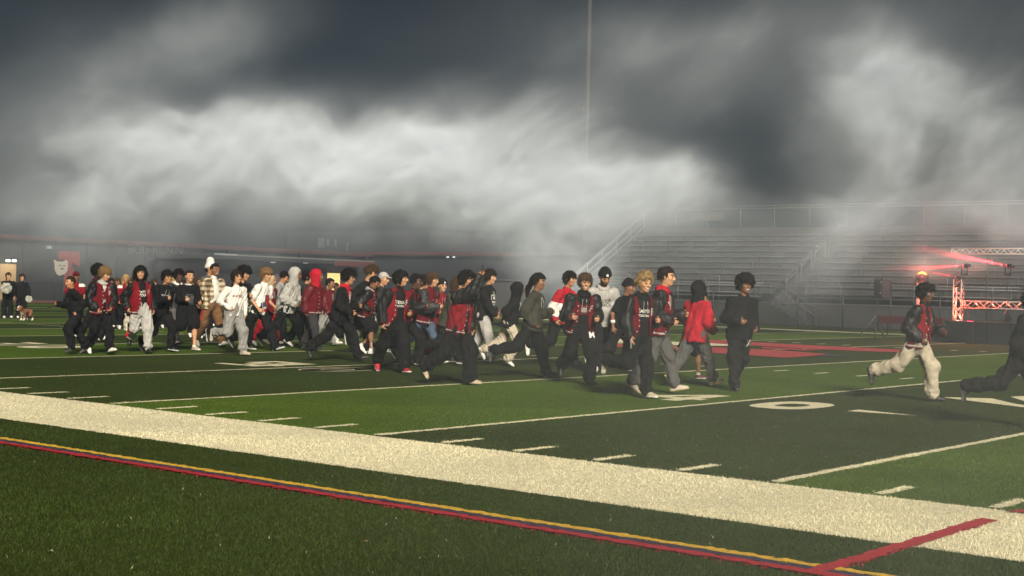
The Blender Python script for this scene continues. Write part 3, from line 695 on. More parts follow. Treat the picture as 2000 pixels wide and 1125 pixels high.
for px, py, lab, sz in ((98, 1082, 'small pale scrap of paper on the turf near the bottom left corner', 0.018), (712, 1063, 'small brown dry leaf on the turf in the foreground', 0.022)):
    g_ = ground(px, py); o_ = empty('litter', g_, 0.6); tag(o_, lab, 'litter')
    MB().add([(-sz,-sz*0.4,0.012),(sz*0.2,-sz*0.6,0.022),(sz,0,0.014),(sz*0.3,sz*0.6,0.026),(-sz*0.7,sz*0.4,0.016)], [(0,1,2,3,4)]).build('scrap' if px < 200 else 'leaf', mat('litter_%d' % px, (0.30,0.28,0.22) if px < 200 else (0.22,0.14,0.08), 0.8, var=0.3, vscale=60), o_)
# ------------------------------------------------------------------ implicit surfaces: prims -> one closed skin (surface nets)
def npv(v): return np.array(v, np.float32)
def unit(v): v = np.asarray(v, float); return v/np.linalg.norm(v)
class Skin:
    def __init__(s, h): s.h = h*QUICK; s.ops = []
    def cap(s, a, b, ra, rb, k=0.03, flat=None, sub=False):
        """tapered capsule; flat = (axis, ratio) squeezes it along an axis"""
        a, b = npv(a), npv(b); R = max(ra, rb)
        s.ops.append(('cap', np.minimum(a, b)-R, np.maximum(a, b)+R, (a, b, ra, rb, flat), k, sub)); return s
    def ell(s, c, axes, rad, k=0.02, sub=False):
        c = npv(c); R = float(max(rad))
        s.ops.append(('ell', c-R, c+R, (c, np.array(axes, np.float32), npv(rad)), k, sub)); return s
    def cut(s, fn): s.ops.append(('cut', None, None, fn, 0, False)); return s
    def mesh(s, wrinkle=None):
        h = s.h
        lo = np.min([o[1] for o in s.ops if o[1] is not None and not o[5]], 0)-3*h; hi = np.max([o[2] for o in s.ops if o[2] is not None and not o[5]], 0)+3*h
        n = np.ceil((hi-lo)/h).astype(int)+1
        ax = [lo[i]+h*np.arange(n[i], dtype=np.float32) for i in range(3)]
        vol = np.full(n, 0.15, np.float32)
        for kind, l, u, par, k, sub in s.ops:
            if kind == 'cut':
                X, Y, Z = np.meshgrid(*ax, indexing='ij', sparse=True)
                vol = np.maximum(vol, par(X, Y, Z)).astype(np.float32); continue
            m = k+2.5*h
            sl = tuple(slice(max(0, int((l[i]-m-lo[i])/h)), min(n[i], int((u[i]+m-lo[i])/h)+2)) for i in range(3))
            X = ax[0][sl[0]][:, None, None]; Y = ax[1][sl[1]][None, :, None]; Z = ax[2][sl[2]][None, None, :]
            if kind == 'cap':
                a, b, ra, rb, flat = par; ba = b-a; L2 = float(ba @ ba)+1e-12
                px, py, pz = X-a[0], Y-a[1], Z-a[2]
                t = np.clip((px*ba[0]+py*ba[1]+pz*ba[2])/L2, 0, 1)
                qx, qy, qz = px-t*ba[0], py-t*ba[1], pz-t*ba[2]
                if flat is None: d = np.sqrt(qx*qx+qy*qy+qz*qz)-(ra+(rb-ra)*t)
                else:
                    f, r = flat; g = qx*f[0]+qy*f[1]+qz*f[2]
                    d = (np.sqrt(np.maximum(qx*qx+qy*qy+qz*qz+g*g*(1/(r*r)-1), 0))-(ra+(rb-ra)*t))*(0.5+0.5*r)
            else:
                c, A, r = par
                px, py, pz = X-c[0], Y-c[1], Z-c[2]
                q = [(px*A[i][0]+py*A[i][1]+pz*A[i][2])/r[i] for i in range(3)]
                k0 = np.sqrt(q[0]**2+q[1]**2+q[2]**2); k1 = np.sqrt((q[0]/r[0])**2+(q[1]/r[1])**2+(q[2]/r[2])**2)+1e-9
                d = k0*(k0-1)/k1
            v = vol[sl]
            if sub: vol[sl] = np.maximum(v, -d)
            elif k > 0:
                hh = np.maximum(k-np.abs(v-d), 0)/k; vol[sl] = np.minimum(v, d)-hh*hh*k*0.25
            else: vol[sl] = np.minimum(v, d)
        if wrinkle is not None:
            idx = np.nonzero(np.abs(vol) < 0.035)
            P = np.stack([ax[i][idx[i]] for i in range(3)], 1)
            vol[idx] += wrinkle(P)
        vol[0] = vol[-1] = 0.1; vol[:, 0] = vol[:, -1] = 0.1; vol[:, :, 0] = vol[:, :, -1] = 0.1
        return nets(vol, lo, h)
def nets(vol, lo, h):
    ins = vol < 0
    c = ins[:-1,:-1,:-1].astype(np.int8)
    for dx, dy, dz in ((1,0,0),(0,1,0),(0,0,1),(1,1,0),(1,0,1),(0,1,1),(1,1,1)):
        c = c+ins[dx:dx+vol.shape[0]-1, dy:dy+vol.shape[1]-1, dz:dz+vol.shape[2]-1]
    act = (c > 0) & (c < 8); I, J, K = np.nonzero(act)
    vid = np.full(act.shape, -1, np.int32); vid[I, J, K] = np.arange(len(I))
    acc = np.zeros((len(I), 3), np.float32); cnt = np.zeros(len(I), np.float32)
    cor = [(0,0,0),(1,0,0),(0,1,0),(1,1,0),(0,0,1),(1,0,1),(0,1,1),(1,1,1)]
    val = [vol[I+a, J+b, K+e] for a, b, e in cor]
    for a in range(8):
        for bit in (1, 2, 4):
            if a & bit: continue
            b = a | bit; va, vb = val[a], val[b]; cr = (va < 0) != (vb < 0)
            t = np.where(cr, va/np.where(cr, va-vb, 1), 0)
            pa = np.array(cor[a], np.float32); pb = np.array(cor[b], np.float32)
            acc += np.where(cr[:, None], pa+t[:, None]*(pb-pa), 0); cnt += cr
    V = lo+h*(np.stack([I, J, K], 1)+acc/np.maximum(cnt, 1)[:, None])
    F = []
    for ax in range(3):
        a1, a2 = (ax+1) % 3, (ax+2) % 3
        s0 = [slice(None)]*3; s1 = [slice(None)]*3; s0[ax] = slice(0, -1); s1[ax] = slice(1, None)
        A, B = ins[tuple(s0)], ins[tuple(s1)]
        e = A != B; g = list(np.nonzero(e)); ok = (g[a1] > 0) & (g[a2] > 0) & (g[a1] < vol.shape[a1]-1) & (g[a2] < vol.shape[a2]-1)
        g = [x[ok] for x in g]; flip = A[tuple(g)]
        def q(d1, d2):
            w = [x.copy() for x in g]; w[a1] = w[a1]-d1; w[a2] = w[a2]-d2; return vid[tuple(w)]
        f = np.stack([q(1,1), q(0,1), q(0,0), q(1,0)], 1)
        f[~flip] = f[~flip][:, ::-1]
        F.append(f)
    F = np.concatenate(F); F = F[(F >= 0).all(1)]
    return V.astype(np.float32), F
def wrinkler(seed, amp, freq=34.0, stretch=(1, 1, 0.55)):
    rng = np.random.default_rng(seed); ks = rng.normal(size=(5, 3))*freq*np.array(stretch)*np.array([[1],[1],[0.55],[0.55],[1.7]])/1.6; ph = rng.uniform(0, 6.28, 5); am = np.array([1, 1, 1.1, 1.1, 0.45])
    def f(P):
        w = 0.5*np.sin(P @ (ks[2]*0.7)+ph[1])
        o = 0
        for k, p, a in zip(ks, ph, am):
            v = np.sin(P @ k+p+w); o = o+a*(1-2*np.abs(v))
        return (amp*o/3.0).astype(np.float32)
    return f

# ------------------------------------------------------------------ people
RUN_A = dict(lean=15, tL=38, kL=42, tR=-16, kR=62, aL=-32, eL=88, aR=30, eR=92, tw=10)         # left knee driving, right foot trailing
RUN_B = dict(lean=15, tL=-16, kL=62, tR=38, kR=42, aL=30, eL=92, aR=-32, eR=88, tw=-10)
STRIDE_A = dict(lean=13, tL=30, kL=12, tR=-30, kR=24, aL=-28, eL=75, aR=26, eR=85, tw=8)         # long step, both feet near the ground
STRIDE_B = dict(lean=13, tL=-30, kL=24, tR=30, kR=12, aL=26, eL=85, aR=-28, eR=75, tw=-8)
WALK_A = dict(lean=6, tL=18, kL=6, tR=-16, kR=18, aL=-14, eL=25, aR=14, eR=30, tw=4)
WALK_B = dict(lean=6, tL=-16, kL=18, tR=18, kR=6, aL=14, eL=30, aR=-14, eR=25, tw=-4)
STAND = dict(lean=1, tL=3, kL=3, tR=-3, kR=5, aL=4, eL=18, aR=2, eR=14, tw=0)
KICK_B = dict(lean=16, tL=22, kL=20, tR=-8, kR=98, aL=-30, eL=90, aR=34, eR=95, tw=10)          # standing on the left, right heel flung up
KICK_A = dict(lean=16, tL=-8, kL=98, tR=22, kR=20, aL=34, eL=95, aR=-30, eR=90, tw=-10)
def rot_about(v, ax, deg):
    a = math.radians(deg); v = np.asarray(v, float); ax = unit(ax)
    return v*math.cos(a)+np.cross(ax, v)*math.sin(a)+ax*np.dot(ax, v)*(1-math.cos(a))
def skeleton(h, po):
    s = h/1.75; g = lambda k, d=0.0: po.get(k, d); D = math.radians; J = {}
    lean = D(g('lean')); sp = np.array([math.sin(lean), math.sin(D(g('side'))), math.cos(lean)]); sp /= np.linalg.norm(sp)
    fw = unit(np.array([1, 0, 0])-sp*sp[0]); lt = np.cross(sp, fw)
    tf = rot_about(fw, sp, -g('tw')); tl = np.cross(sp, tf)
    J.update(sp=sp, fw=tf, lt=tl, pf=fw, pl=lt)
    P = np.zeros(3); J['pel'] = P
    for sd, sg in (('L', 1), ('R', -1)):
        hip = P+np.array([0, sg*0.092*s, -0.02*s]); a = D(g('t'+sd)); b = a-D(g('k'+sd)); ab = D(g('b'+sd, 3))
        kn = hip+0.435*s*unit([math.sin(a), sg*math.tan(ab), math.cos(a)*-1])
        an = kn+0.425*s*np.array([math.sin(b), 0, -math.cos(b)])
        fb = b+D(g('f'+sd, 0)); fd = np.array([math.cos(fb), sg*0.12, math.sin(fb)]); fd = unit(fd); fu = unit(np.array([0, 0, 1])-fd*fd[2]) if abs(fd[2]) < 0.95 else unit(np.cross(fd, [0, 1, 0]))
        shank = unit(kn-an); fu = unit(shank-fd*np.dot(shank, fd))
        heel = an-0.045*s*fu-0.035*s*fd; toe = heel+0.205*s*fd-0.012*s*fu
        J.update({'hip'+sd: hip, 'kn'+sd: kn, 'an'+sd: an, 'heel'+sd: heel, 'toe'+sd: toe, 'fd'+sd: fd, 'fu'+sd: fu})
        sh = P+0.445*s*sp+sg*0.168*s*tl*g('wide', 1.0); sw = g('a'+sd); ab = g('o'+sd, 12)
        down = -sp; d = rot_about(down, tl, -sw); d = rot_about(d, tf, sg*ab)
        el = sh+0.285*s*d
        fa = rot_about(down, tl, -(sw+g('e'+sd))); fa = rot_about(fa, sp, -sg*g('i'+sd, 22)); fa = rot_about(fa, tf, sg*ab*0.5)
        wr = el+0.245*s*fa
        J.update({'sh'+sd: sh, 'el'+sd: el, 'wr'+sd: wr, 'fa'+sd: fa})
    nb = P+0.53*s*sp; J['nb'] = nb
    hd = unit(sp+np.array([0, 0, 0.8])); hf = unit(tf-hd*np.dot(tf, hd)); hf = rot_about(hf, hd, g('yaw')); hl = np.cross(hd, hf)
    hu = rot_about(hd, hl, g('nod')); hf = rot_about(hf, hl, g('nod')); hu = rot_about(hu, hf, g('tilt')); hl = np.cross(hu, hf)
    hc = nb+0.080*s*unit(sp+hd)+0.118*s*hu+0.020*s*hf
    J.update(hc=hc, hf=hf, hl=hl, hu=hu)
    low = min((J[a+b]-0.036*s*J['fu'+b])[2] for a in ('heel', 'toe') for b in 'LR')-0.012*s
    off = np.array([0, 0, -low+g('air', 0.0)])
    for k in list(J):
        if k[:3] in ('pel', 'nb', 'hc') or k[:-1] in ('hip', 'kn', 'an', 'heel', 'toe', 'sh', 'el', 'wr') or k in ('nb', 'hc'): J[k] = J[k]+off
    J['s'] = s
    return J
def hand_prims(B, J, sd, s, curl):
    sg = 1 if sd == 'L' else -1; w = J['wr'+sd]; d = J['fa'+sd]; side = unit(np.cross(d, np.array([0, sg*1.0, 0.35]))) # palm normal-ish
    inn = unit(-sg*J['lt']-d*np.dot(-sg*J['lt'], d)); across = np.cross(d, inn)
    if across[2] < 0: across = -across                    # thumb side up
    pc = w+0.045*s*d
    B.ell(pc, (d, across, inn), (0.052*s, 0.040*s, 0.019*s), 0.012)
    for i, (o, ln) in enumerate(((0.030, 0.070), (0.010, 0.078), (-0.010, 0.073), (-0.029, 0.058))):
        k0 = w+(0.083-0.004*abs(i-1))*s*d+o*s*across
        c = math.radians(curl*(0.85+0.1*i)); d1 = d*math.cos(c)+inn*math.sin(c); c2 = c*2.0; d2 = d*math.cos(c2)+inn*math.sin(c2)
        k1 = k0+ln*0.5*s*d1; k2 = k1+ln*0.5*s*d2
        B.cap(k0-0.012*s*d, k1, 0.0095*s, 0.009*s, 0.004); B.cap(k1, k2, 0.009*s, 0.0075*s, 0.003)
    t0 = w+0.022*s*d+0.030*s*across; t1 = t0+0.036*s*unit(0.6*d+0.75*across+0.25*inn); t2 = t1+0.03*s*unit(d+0.1*across+0.6*inn*(curl/50))
    B.cap(t0, t1, 0.013*s, 0.0105*s, 0.006); B.cap(t1, t2, 0.0105*s, 0.0085*s, 0.004)
def face_sel(V, F, fn): return fn(V[F].mean(1))
SKINS = {'light': (0.54,0.290,0.160), 'tan': (0.45,0.225,0.112), 'brown': (0.25,0.118,0.064), 'dark': (0.105,0.048,0.028)}
HAIRS = {'black': (0.012,0.010,0.010), 'dark': (0.026,0.018,0.013), 'brown': (0.075,0.042,0.022), 'light': (0.22,0.135,0.06), 'blond': (0.42,0.28,0.12)}
COL = dict(black=(0.010,0.010,0.011), char=(0.034,0.034,0.036), grey=(0.27,0.265,0.255), lgrey=(0.40,0.39,0.37), dgrey=(0.085,0.085,0.085), cream=(0.47,0.41,0.32), white=(0.72,0.70,0.66),
           maroon=(0.105,0.007,0.012), red=(0.165,0.008,0.014), bright=(0.40,0.012,0.026), olive=(0.045,0.045,0.033), blue=(0.07,0.10,0.16), brown=(0.16,0.085,0.04), tan=(0.42,0.32,0.20), navy=(0.02,0.025,0.05), khaki=(0.43,0.38,0.29), yellow=(0.62,0.46,0.12), plaid=(0.36,0.29,0.19))
def cloth(c, kind='cloth'):
    col = COL[c] if isinstance(c, str) else c; key = kind+'_'+(c if isinstance(c, str) else '%d' % (hash(c) % 9999))
    if kind == 'leather': return mat(key, col, 0.50, var=0.2, vscale=9, bump=0.3, bscale=55, spec=0.3)
    if kind == 'shoe': return mat(key, col, 0.55, var=0.2, vscale=22, bump=0.15, bscale=80)
    return mat(key, col, 0.9, var=0.18, vscale=9, bump=0.7, bscale=13, sheen=0.0, spec=0.12)
def plaid():
    if 'plaid_cloth' in MATS: return MATS['plaid_cloth']
    m = mat('plaid_cloth', COL['plaid'], 0.9, bump=0.2, bscale=40); nt = m.node_tree; L = nt.links; N = nt.nodes
    tc = N.new('ShaderNodeTexCoord'); cols = []
    for ax in ('X', 'Z'):
        w = N.new('ShaderNodeTexWave'); w.wave_type = 'BANDS'; w.bands_direction = ax; w.inputs['Scale'].default_value = 2.6; w.inputs['Distortion'].default_value = 0.6; L.new(tc.outputs['Object'], w.inputs['Vector'])
        r = N.new('ShaderNodeMapRange'); r.inputs['From Min'].default_value = 0.35; r.inputs['From Max'].default_value = 0.6; L.new(w.outputs['Fac'], r.inputs['Value']); cols.append(r.outputs[0])
    a = N.new('ShaderNodeMath'); a.operation = 'ADD'; L.new(cols[0], a.inputs[0]); L.new(cols[1], a.inputs[1])
    cr = N.new('ShaderNodeValToRGB'); cr.color_ramp.elements[0].color = (0.07,0.05,0.03,1); cr.color_ramp.elements[1].color = (0.60,0.53,0.40,1)
    e = cr.color_ramp.elements.new(0.5); e.color = (0.26,0.19,0.11,1)
    h = N.new('ShaderNodeMath'); h.operation = 'MULTIPLY'; h.inputs[1].default_value = 0.5; L.new(a.outputs[0], h.inputs[0]); L.new(h.outputs[0], cr.inputs['Fac']); L.new(cr.outputs['Color'], N['Principled BSDF'].inputs['Base Color'])
    return m
from mathutils.bvhtree import BVHTree
def conform(name, me, V, F, J, origin, size_w, parent, up=None, fwd=None, m=None, off=0.004, start=0.2):
    """lay a flat printed mark (mesh in its XY plane) onto a garment's front"""
    n = len(me.vertices); co = np.zeros(n*3, np.float32); me.vertices.foreach_get('co', co); co = co.reshape(-1, 3)
    w = np.ptp(co[:, 0])+1e-6; co *= size_w/w; co[:, 0] -= (co[:, 0].max()+co[:, 0].min())/2; co[:, 1] -= (co[:, 1].max()+co[:, 1].min())/2
    up = J['sp'] if up is None else up; fwd = J['fw'] if fwd is None else fwd; lat = np.cross(up, fwd)
    T = BVHTree.FromPolygons([Vector(v) for v in V.tolist()], F.tolist()); out = []
    d = Vector((-fwd).tolist())
    for x, y, _ in co:
        p = origin+lat*x+up*y+fwd*start; hit = T.ray_cast(Vector(p.tolist()), d, 1.2)[0]
        q = np.array(hit) if hit is not None else origin+lat*x+up*y+fwd*0.1
        out.append(q+fwd*off)
    me.vertices.foreach_set('co', np.array(out, np.float32).ravel()); me.update()
    if m: me.materials.clear(); me.materials.append(m)
    return link_mesh(name, me, parent)
def print_text(txt, col):
    return text_mesh(txt, 0.2, 0.0, cloth(col, 'print'), 0.004)
def print_blocks(rows):
    """a printed patch of small rectangles: rows of (x0,y0,x1,y1)"""
    v = []; f = []
    for x0, y0, x1, y1 in rows:
        nx = max(1, int((x1-x0)/0.03)); 
        for i in range(nx):
            a, b = x0+(x1-x0)*i/nx, x0+(x1-x0)*(i+1)/nx
            k = len(v); v += [(a,y0,0),(b,y0,0),(b,y1,0),(a,y1,0)]; f.append((k,k+1,k+2,k+3))
    me = bpy.data.meshes.new('print'); me.from_pydata(v, [], f); return me
NPERS = [0]
def tufted(V, F, m, hc, hu, seed, s, style):
    """hair cap with several hundred small locks standing off it"""
    rng = np.random.default_rng(seed); n = {'buzz': 150, 'short': 620}.get(style, 950); L = {'buzz': 0.010, 'short': 0.026, 'quiff': 0.045, 'curly': 0.036, 'afro': 0.036, 'long': 0.06, 'fringe': 0.045, 'tied': 0.03}[style]*s*0.62
    q = V[F]; nr = np.cross(q[:, 2]-q[:, 0], q[:, 3]-q[:, 1]); nr /= np.linalg.norm(nr, axis=1)[:, None]+1e-9; ce = q.mean(1)
    ok = np.nonzero(((ce-hc) @ nr.T.mean(1)*0 + np.einsum('ij,ij->i', ce-hc, nr)) > 0.02*s)[0]
    i = rng.choice(ok, n); o = ce[i]-0.004*s*nr[i]; down = -hu
    d = nr[i]*rng.uniform(0.5, 1.0, n)[:, None]+rng.normal(size=(n, 3))*(0.45 if style in ('curly', 'afro', 'quiff') else 0.28)+down*(0.9 if style in ('long', 'fringe', 'tied') else 0.05)
    d /= np.linalg.norm(d, axis=1)[:, None]; a = np.cross(d, rng.normal(size=(n, 3))); a /= np.linalg.norm(a, axis=1)[:, None]; l = L*rng.uniform(0.6, 1.3, n)[:, None]; w = 0.0052*s
    b = rng.normal(size=(n, 3))*0.35*L+down*0.3*L
    P_ = np.stack([o-a*w, o+a*w, o+d*l*0.55+a*w*0.9, o+d*l*0.55-a*w*0.9, o+d*l+b+a*w*0.2, o+d*l+b-a*w*0.2], 1).reshape(-1, 3)
    k = len(V)+np.arange(n)[:, None]*6; F2 = np.concatenate([F, k+np.array([0,1,2,3]), k+np.array([3,2,4,5])])
    return np_mesh('hair', np.concatenate([V, P_]), F2, m, None, True)
def person(px, py, top, phi, label, pose=RUN_A, skin='tan', hair='dark', style='short', topw='hoodie', c='black', sl=None, inner=None, hood=None, hoodc=None,
           legs='pants', lc='black', shoe='white', sole='white', hat=None, hatc='black', glasses=False, beard=False, grin=False, text=None, tcol='white', tw_=0.24,
           logo=None, stripe=None, patch=None, wide=1.17, baggy=0.034, curlL=48, curlR=48, group='young people running across the field', fine=1.0, H=None, shoulder=None, head=True, collar=None, band=None, cat='person', **adj):
    """px, py: where the feet stand; top: height of the head top in the picture, used only to find the figure's height"""
    NPERS[0] += 1; seed = NPERS[0]*17
    po = dict(pose); po.update(adj); po['wide'] = wide
    gp = ground(px, py)
    J = skeleton(1.75, po)
    if H is None:
        dep = depth_of(gp); topz = CAM_H+(567.6+(px-1000)*0.02575-top)*dep/FPX
        ht = (J['hc']+J['hu']*0.150)[2]; H = min(2.02, max(1.52, 1.75*topz/ht))
    H = float(H); J = skeleton(H, po); s = J['s']; fr = fine
    fh = Vector((FWD.x, FWD.y, 0)).normalized(); rh = Vector((RGT.x, RGT.y, 0)).normalized(); a = math.radians(phi)
    view = math.atan2(gp.x-CAM_X, gp.y-CAM_Y)-YAW        # face angles are meant as seen from the camera
    dr = -math.cos(a)*fh+math.sin(a)*rh
    root = empty('person', gp, math.atan2(dr.y, dr.x)-view)
    tag(root, label, cat, group)
    sp, tf, tl, P = J['sp'], J['fw'], J['lt'], J['pel']; hc, hf, hl, hu = J['hc'], J['hf'], J['hl'], J['hu']; nb = J['nb']
    # --- body: one continuous skin
    B = Skin(0.0095*fr)
    B.cap(P+0.0*sp, P+0.17*s*sp, 0.135*s, 0.120*s, 0.05, (tf, 0.70)); B.cap(P+0.19*s*sp, P+0.335*s*sp, 0.122*s, 0.135*s, 0.05, (tf, 0.66))
    B.cap(J['shL'], J['shR'], 0.046*s, 0.046*s, 0.05)
    for sd in 'LR':
        B.cap(J['hip'+sd], J['kn'+sd], 0.080*s, 0.054*s, 0.05); B.cap(J['kn'+sd], J['an'+sd], 0.052*s, 0.036*s, 0.03)
        cf = J['kn'+sd]*0.68+J['an'+sd]*0.32-0.014*s*J['fd'+sd]; B.cap(J['kn'+sd]*0.9+J['an'+sd]*0.1, cf, 0.045*s, 0.052*s, 0.05)
        B.cap(J['heel'+sd], J['toe'+sd], 0.034*s, 0.030*s, 0.03)
        B.cap(J['sh'+sd], J['el'+sd], 0.050*s, 0.039*s, 0.04); B.cap(J['el'+sd], J['wr'+sd], 0.038*s, 0.026*s, 0.03)
        hand_prims(B, J, sd, s, curlL if sd == 'L' else curlR)
    B.cap(nb-0.05*s*sp, hc-0.045*s*hu-0.012*s*hf, 0.056*s, 0.053*s, 0.03)
    hs = s*1.12
    A3 = (hf, hl, hu)
    def hp(f, l, u): return hc+hs*(f*hf+l*hl+u*hu)
    B.ell(hp(-0.008,0,0.022), A3, (0.098*hs,0.077*hs,0.096*hs), 0.03); B.ell(hp(0.022,0,-0.045), A3, (0.068*hs,0.060*hs,0.070*hs), 0.035)
    B.ell(hp(0.056,0,-0.093), A3, (0.028*hs,0.030*hs,0.022*hs), 0.03)
    B.cap(hp(0.080,-0.034,0.026), hp(0.080,0.034,0.026), 0.014*hs, 0.014*hs, 0.012)
    for q in (-1, 1):
        B.ell(hp(0.100,q*0.031,0.006), A3, (0.016*hs,0.018*hs,0.013*hs), 0.0, sub=True)
        B.ell(hp(0.083,q*0.031,0.004), A3, (0.013*hs,0.014*hs,0.011*hs), 0.004)
        B.ell(hp(0.060,q*0.042,-0.022), A3, (0.026*hs,0.022*hs,0.022*hs), 0.02)
        B.ell(hp(-0.006,q*0.080,-0.004), A3, (0.018*hs,0.010*hs,0.031*hs), 0.008)
    B.cap(hp(0.090,0,0.016), hp(0.110,0,-0.028), 0.010*hs, 0.014*hs, 0.010); B.cap(hp(0.098,-0.012,-0.032), hp(0.098,0.012,-0.032), 0.009*hs, 0.009*hs, 0.008)
    B.cap(hp(0.083,-0.020,-0.064), hp(0.083,0.020,-0.064), 0.010*hs, 0.010*hs, 0.008)
    V, F = B.mesh()
    cen = V[F].mean(1)-hc; f_, l_, u_ = cen @ hf/hs, cen @ hl/hs, cen @ hu/hs
    mi = np.zeros(len(F), np.int32)
    mi[(f_ > 0.07) & (np.abs(l_) < 0.026) & (np.abs(u_+0.064) < 0.0085)] = 1
    if grin: mi[(f_ > 0.07) & (np.abs(l_) < 0.021) & (np.abs(u_+0.062) < 0.0045)] = 4
    mi[(f_ > 0.055) & (np.abs(np.abs(l_)-0.031) < 0.0125) & (np.abs(u_-0.004) < 0.007)] = 2
    mi[(f_ > 0.055) & (np.abs(np.abs(l_)-0.033) < 0.019) & (np.abs(u_-0.028-0.06*(0.033-np.abs(l_))) < 0.0055)] = 3
    if beard: mi[((u_ < -0.045) & (u_ > -0.14) & (f_ > 0.012) & (mi == 0) & ((np.abs(l_) > 0.03) | (u_ < -0.075) | (u_ > -0.056))) & (np.linalg.norm(cen, axis=1) < 0.16*hs)] = 3
    sc_ = SKINS[skin]; hcx = HAIRS[hair]
    skm = mat('skin_'+skin, sc_, 0.55, var=0.10, vscale=18); lip = mat('lip_'+skin, (sc_[0]*0.8, sc_[1]*0.55, sc_[2]*0.6), 0.5); eye = mat('eye', (0.02,0.015,0.012), 0.25)
    hm_ = mat('hair_'+hair, hcx, 0.8, var=0.45, vscale=60, bump=0.8, bscale=140, spec=0.12)
    body = link_mesh('body', np_mesh('body', V, F, [skm, lip, eye, hm_, mat('teeth', (0.7,0.68,0.62), 0.4)], mi, True), root)
    # --- lower garment
    G = baggy*s; W = wrinkler(seed, 0.024, 30)
    T = Skin(0.0125*fr)
    T.cap(P-0.02*s*sp, P+0.10*s*sp, 0.150*s*wide+0.008, 0.142*s*wide+0.008, 0.05, (J['pf'], 0.74))
    for sd in 'LR':
        hip, kn, an = J['hip'+sd], J['kn'+sd], J['an'+sd]
        if legs == 'shorts':
            e = hip+(kn-hip)*0.80; T.cap(hip, e, 0.093*s+G*0.8, 0.092*s+G, 0.04)
            nd = unit(kn-hip); lim = hip+(kn-hip)*0.84
        else:
            T.cap(hip, kn, 0.088*s+G*0.5, 0.060*s+G, 0.045); e = an-(an-kn)*0.03; T.cap(kn, e, 0.058*s+G, 0.043*s+G*(0.35 if legs == 'joggers' else 1.0), 0.04)
            if legs == 'flared': T.cap(kn+(an-kn)*0.5, e, 0.055*s, 0.085*s, 0.04)
            m_ = kn+(an-kn)*0.86; T.ell(m_, (unit(an-kn), J['fd'+sd], np.cross(unit(an-kn), J['fd'+sd])), (0.03*s, 0.055*s+G, 0.052*s+G), 0.03)
    LV, LF = T.mesh(W)
    lm = [cloth(lc), cloth(stripe or lc)]; mi = np.zeros(len(LF), np.int32)
    if legs == 'shorts':
        for sd in 'LR':
            pass
    if stripe:
        q = LV[LF].mean(1)
        for sd, sg in (('L', 1), ('R', -1)):
            hip, kn, an = J['hip'+sd], J['kn'+sd], J['an'+sd]
            for p0, p1 in ((hip, kn), (kn, an)):
                d = p1-p0; t = ((q-p0) @ d)/(d @ d); r = q-(p0+t[:, None]*d); side = r @ np.array([0, sg, 0]); fwd_ = r @ np.array([1, 0, 0])
                mi[(t > -0.05) & (t < 1.05) & (side > 0.045*s) & (np.abs(fwd_) < 0.022*s) & ((q[:, 1]-P[1])*sg > 0.04)] = 1
    trou = link_mesh('shorts' if legs == 'shorts' else 'trousers', np_mesh('trousers', LV, LF, lm, mi, True), root)
    # --- shoes
    for sd in 'LR':
        he, to, fd, fu = J['heel'+sd], J['toe'+sd], J['fd'+sd], J['fu'+sd]
        S = Skin(0.0095*fr); S.cap(he+0.004*s*fu, he*0.45+to*0.55+0.004*s*fu, 0.043*s, 0.047*s, 0.02); S.cap(he*0.45+to*0.55, to-0.004*s*fu, 0.047*s, 0.036*s, 0.02)
        S.cap(he+0.035*s*fu+0.025*s*fd, he+0.075*s*fu+0.030*s*fd, 0.044*s, 0.042*s, 0.02)
        S.cap(he-0.020*s*fu, to-0.010*s*fu, 0.044*s, 0.042*s, 0.012, (fu, 0.42))
        bz = float(he @ fu)-0.037*s
        S.cut(lambda X, Y, Z, fu=fu, bz=bz: bz-(X*fu[0]+Y*fu[1]+Z*fu[2]))
        SV_, SF = S.mesh(); u = SV_[SF].mean(1) @ fu-bz
        mi = (u < 0.026*s).astype(np.int32)
        if legs == 'shorts' or legs == 'joggers': mi[u > 0.085*s] = 2
        link_mesh('shoe', np_mesh('shoe', SV_, SF, [cloth(shoe, 'shoe'), cloth(sole, 'shoe'), cloth('white')], mi, True), root)
    # --- upper garment
    hem = {'tee': -0.09, 'long': -0.09, 'hoodie': -0.11, 'varsity': -0.11, 'quarter': -0.13, 'puffer': -0.07, 'coat': -0.16, 'over': -0.12}[topw]*s
    g = {'tee': 0.016, 'long': 0.018, 'hoodie': 0.042, 'varsity': 0.050, 'quarter': 0.030, 'puffer': 0.05, 'coat': 0.05, 'over': 0.044}[topw]*s
    def torso(K, g, hem, band=True):
        K.cap(P+hem+0.0*sp if False else P+hem*sp, P+0.16*s*sp, 0.148*s*wide+g, 0.140*s*wide+g, 0.05, (tf, 0.76)); K.cap(P+0.16*s*sp, P+0.325*s*sp, 0.138*s*wide+g, 0.140*s*wide+g*0.7, 0.05, (tf, 0.68))
        K.cap(J['shL']-0.004*s*sp, J['shR']-0.004*s*sp, 0.047*s+g*0.4, 0.047*s+g*0.4, 0.06)
        K.cap(P+0.44*s*sp, nb-0.0*s*sp, 0.085*s, 0.058*s, 0.06)
        z0 = float(P @ sp)+hem
        K.cut(lambda X, Y, Z: z0-(X*sp[0]+Y*sp[1]+Z*sp[2]))
    def sleeves(K, g, upto=1.0):
        for sd in 'LR':
            sh, el, wr = J['sh'+sd], J['el'+sd], J['wr'+sd]
            if upto < 0.9: K.cap(sh, sh+(el-sh)*upto*1.6, 0.054*s+g*0.5, 0.060*s+g*0.6, 0.05)
            else: K.cap(sh, el, 0.058*s+g*0.5, 0.051*s+g*0.7, 0.04); K.cap(el, wr+0.0*s*J['fa'+sd], 0.051*s+g*0.7, 0.036*s+g*0.5, 0.03)
    opened = inner is not None
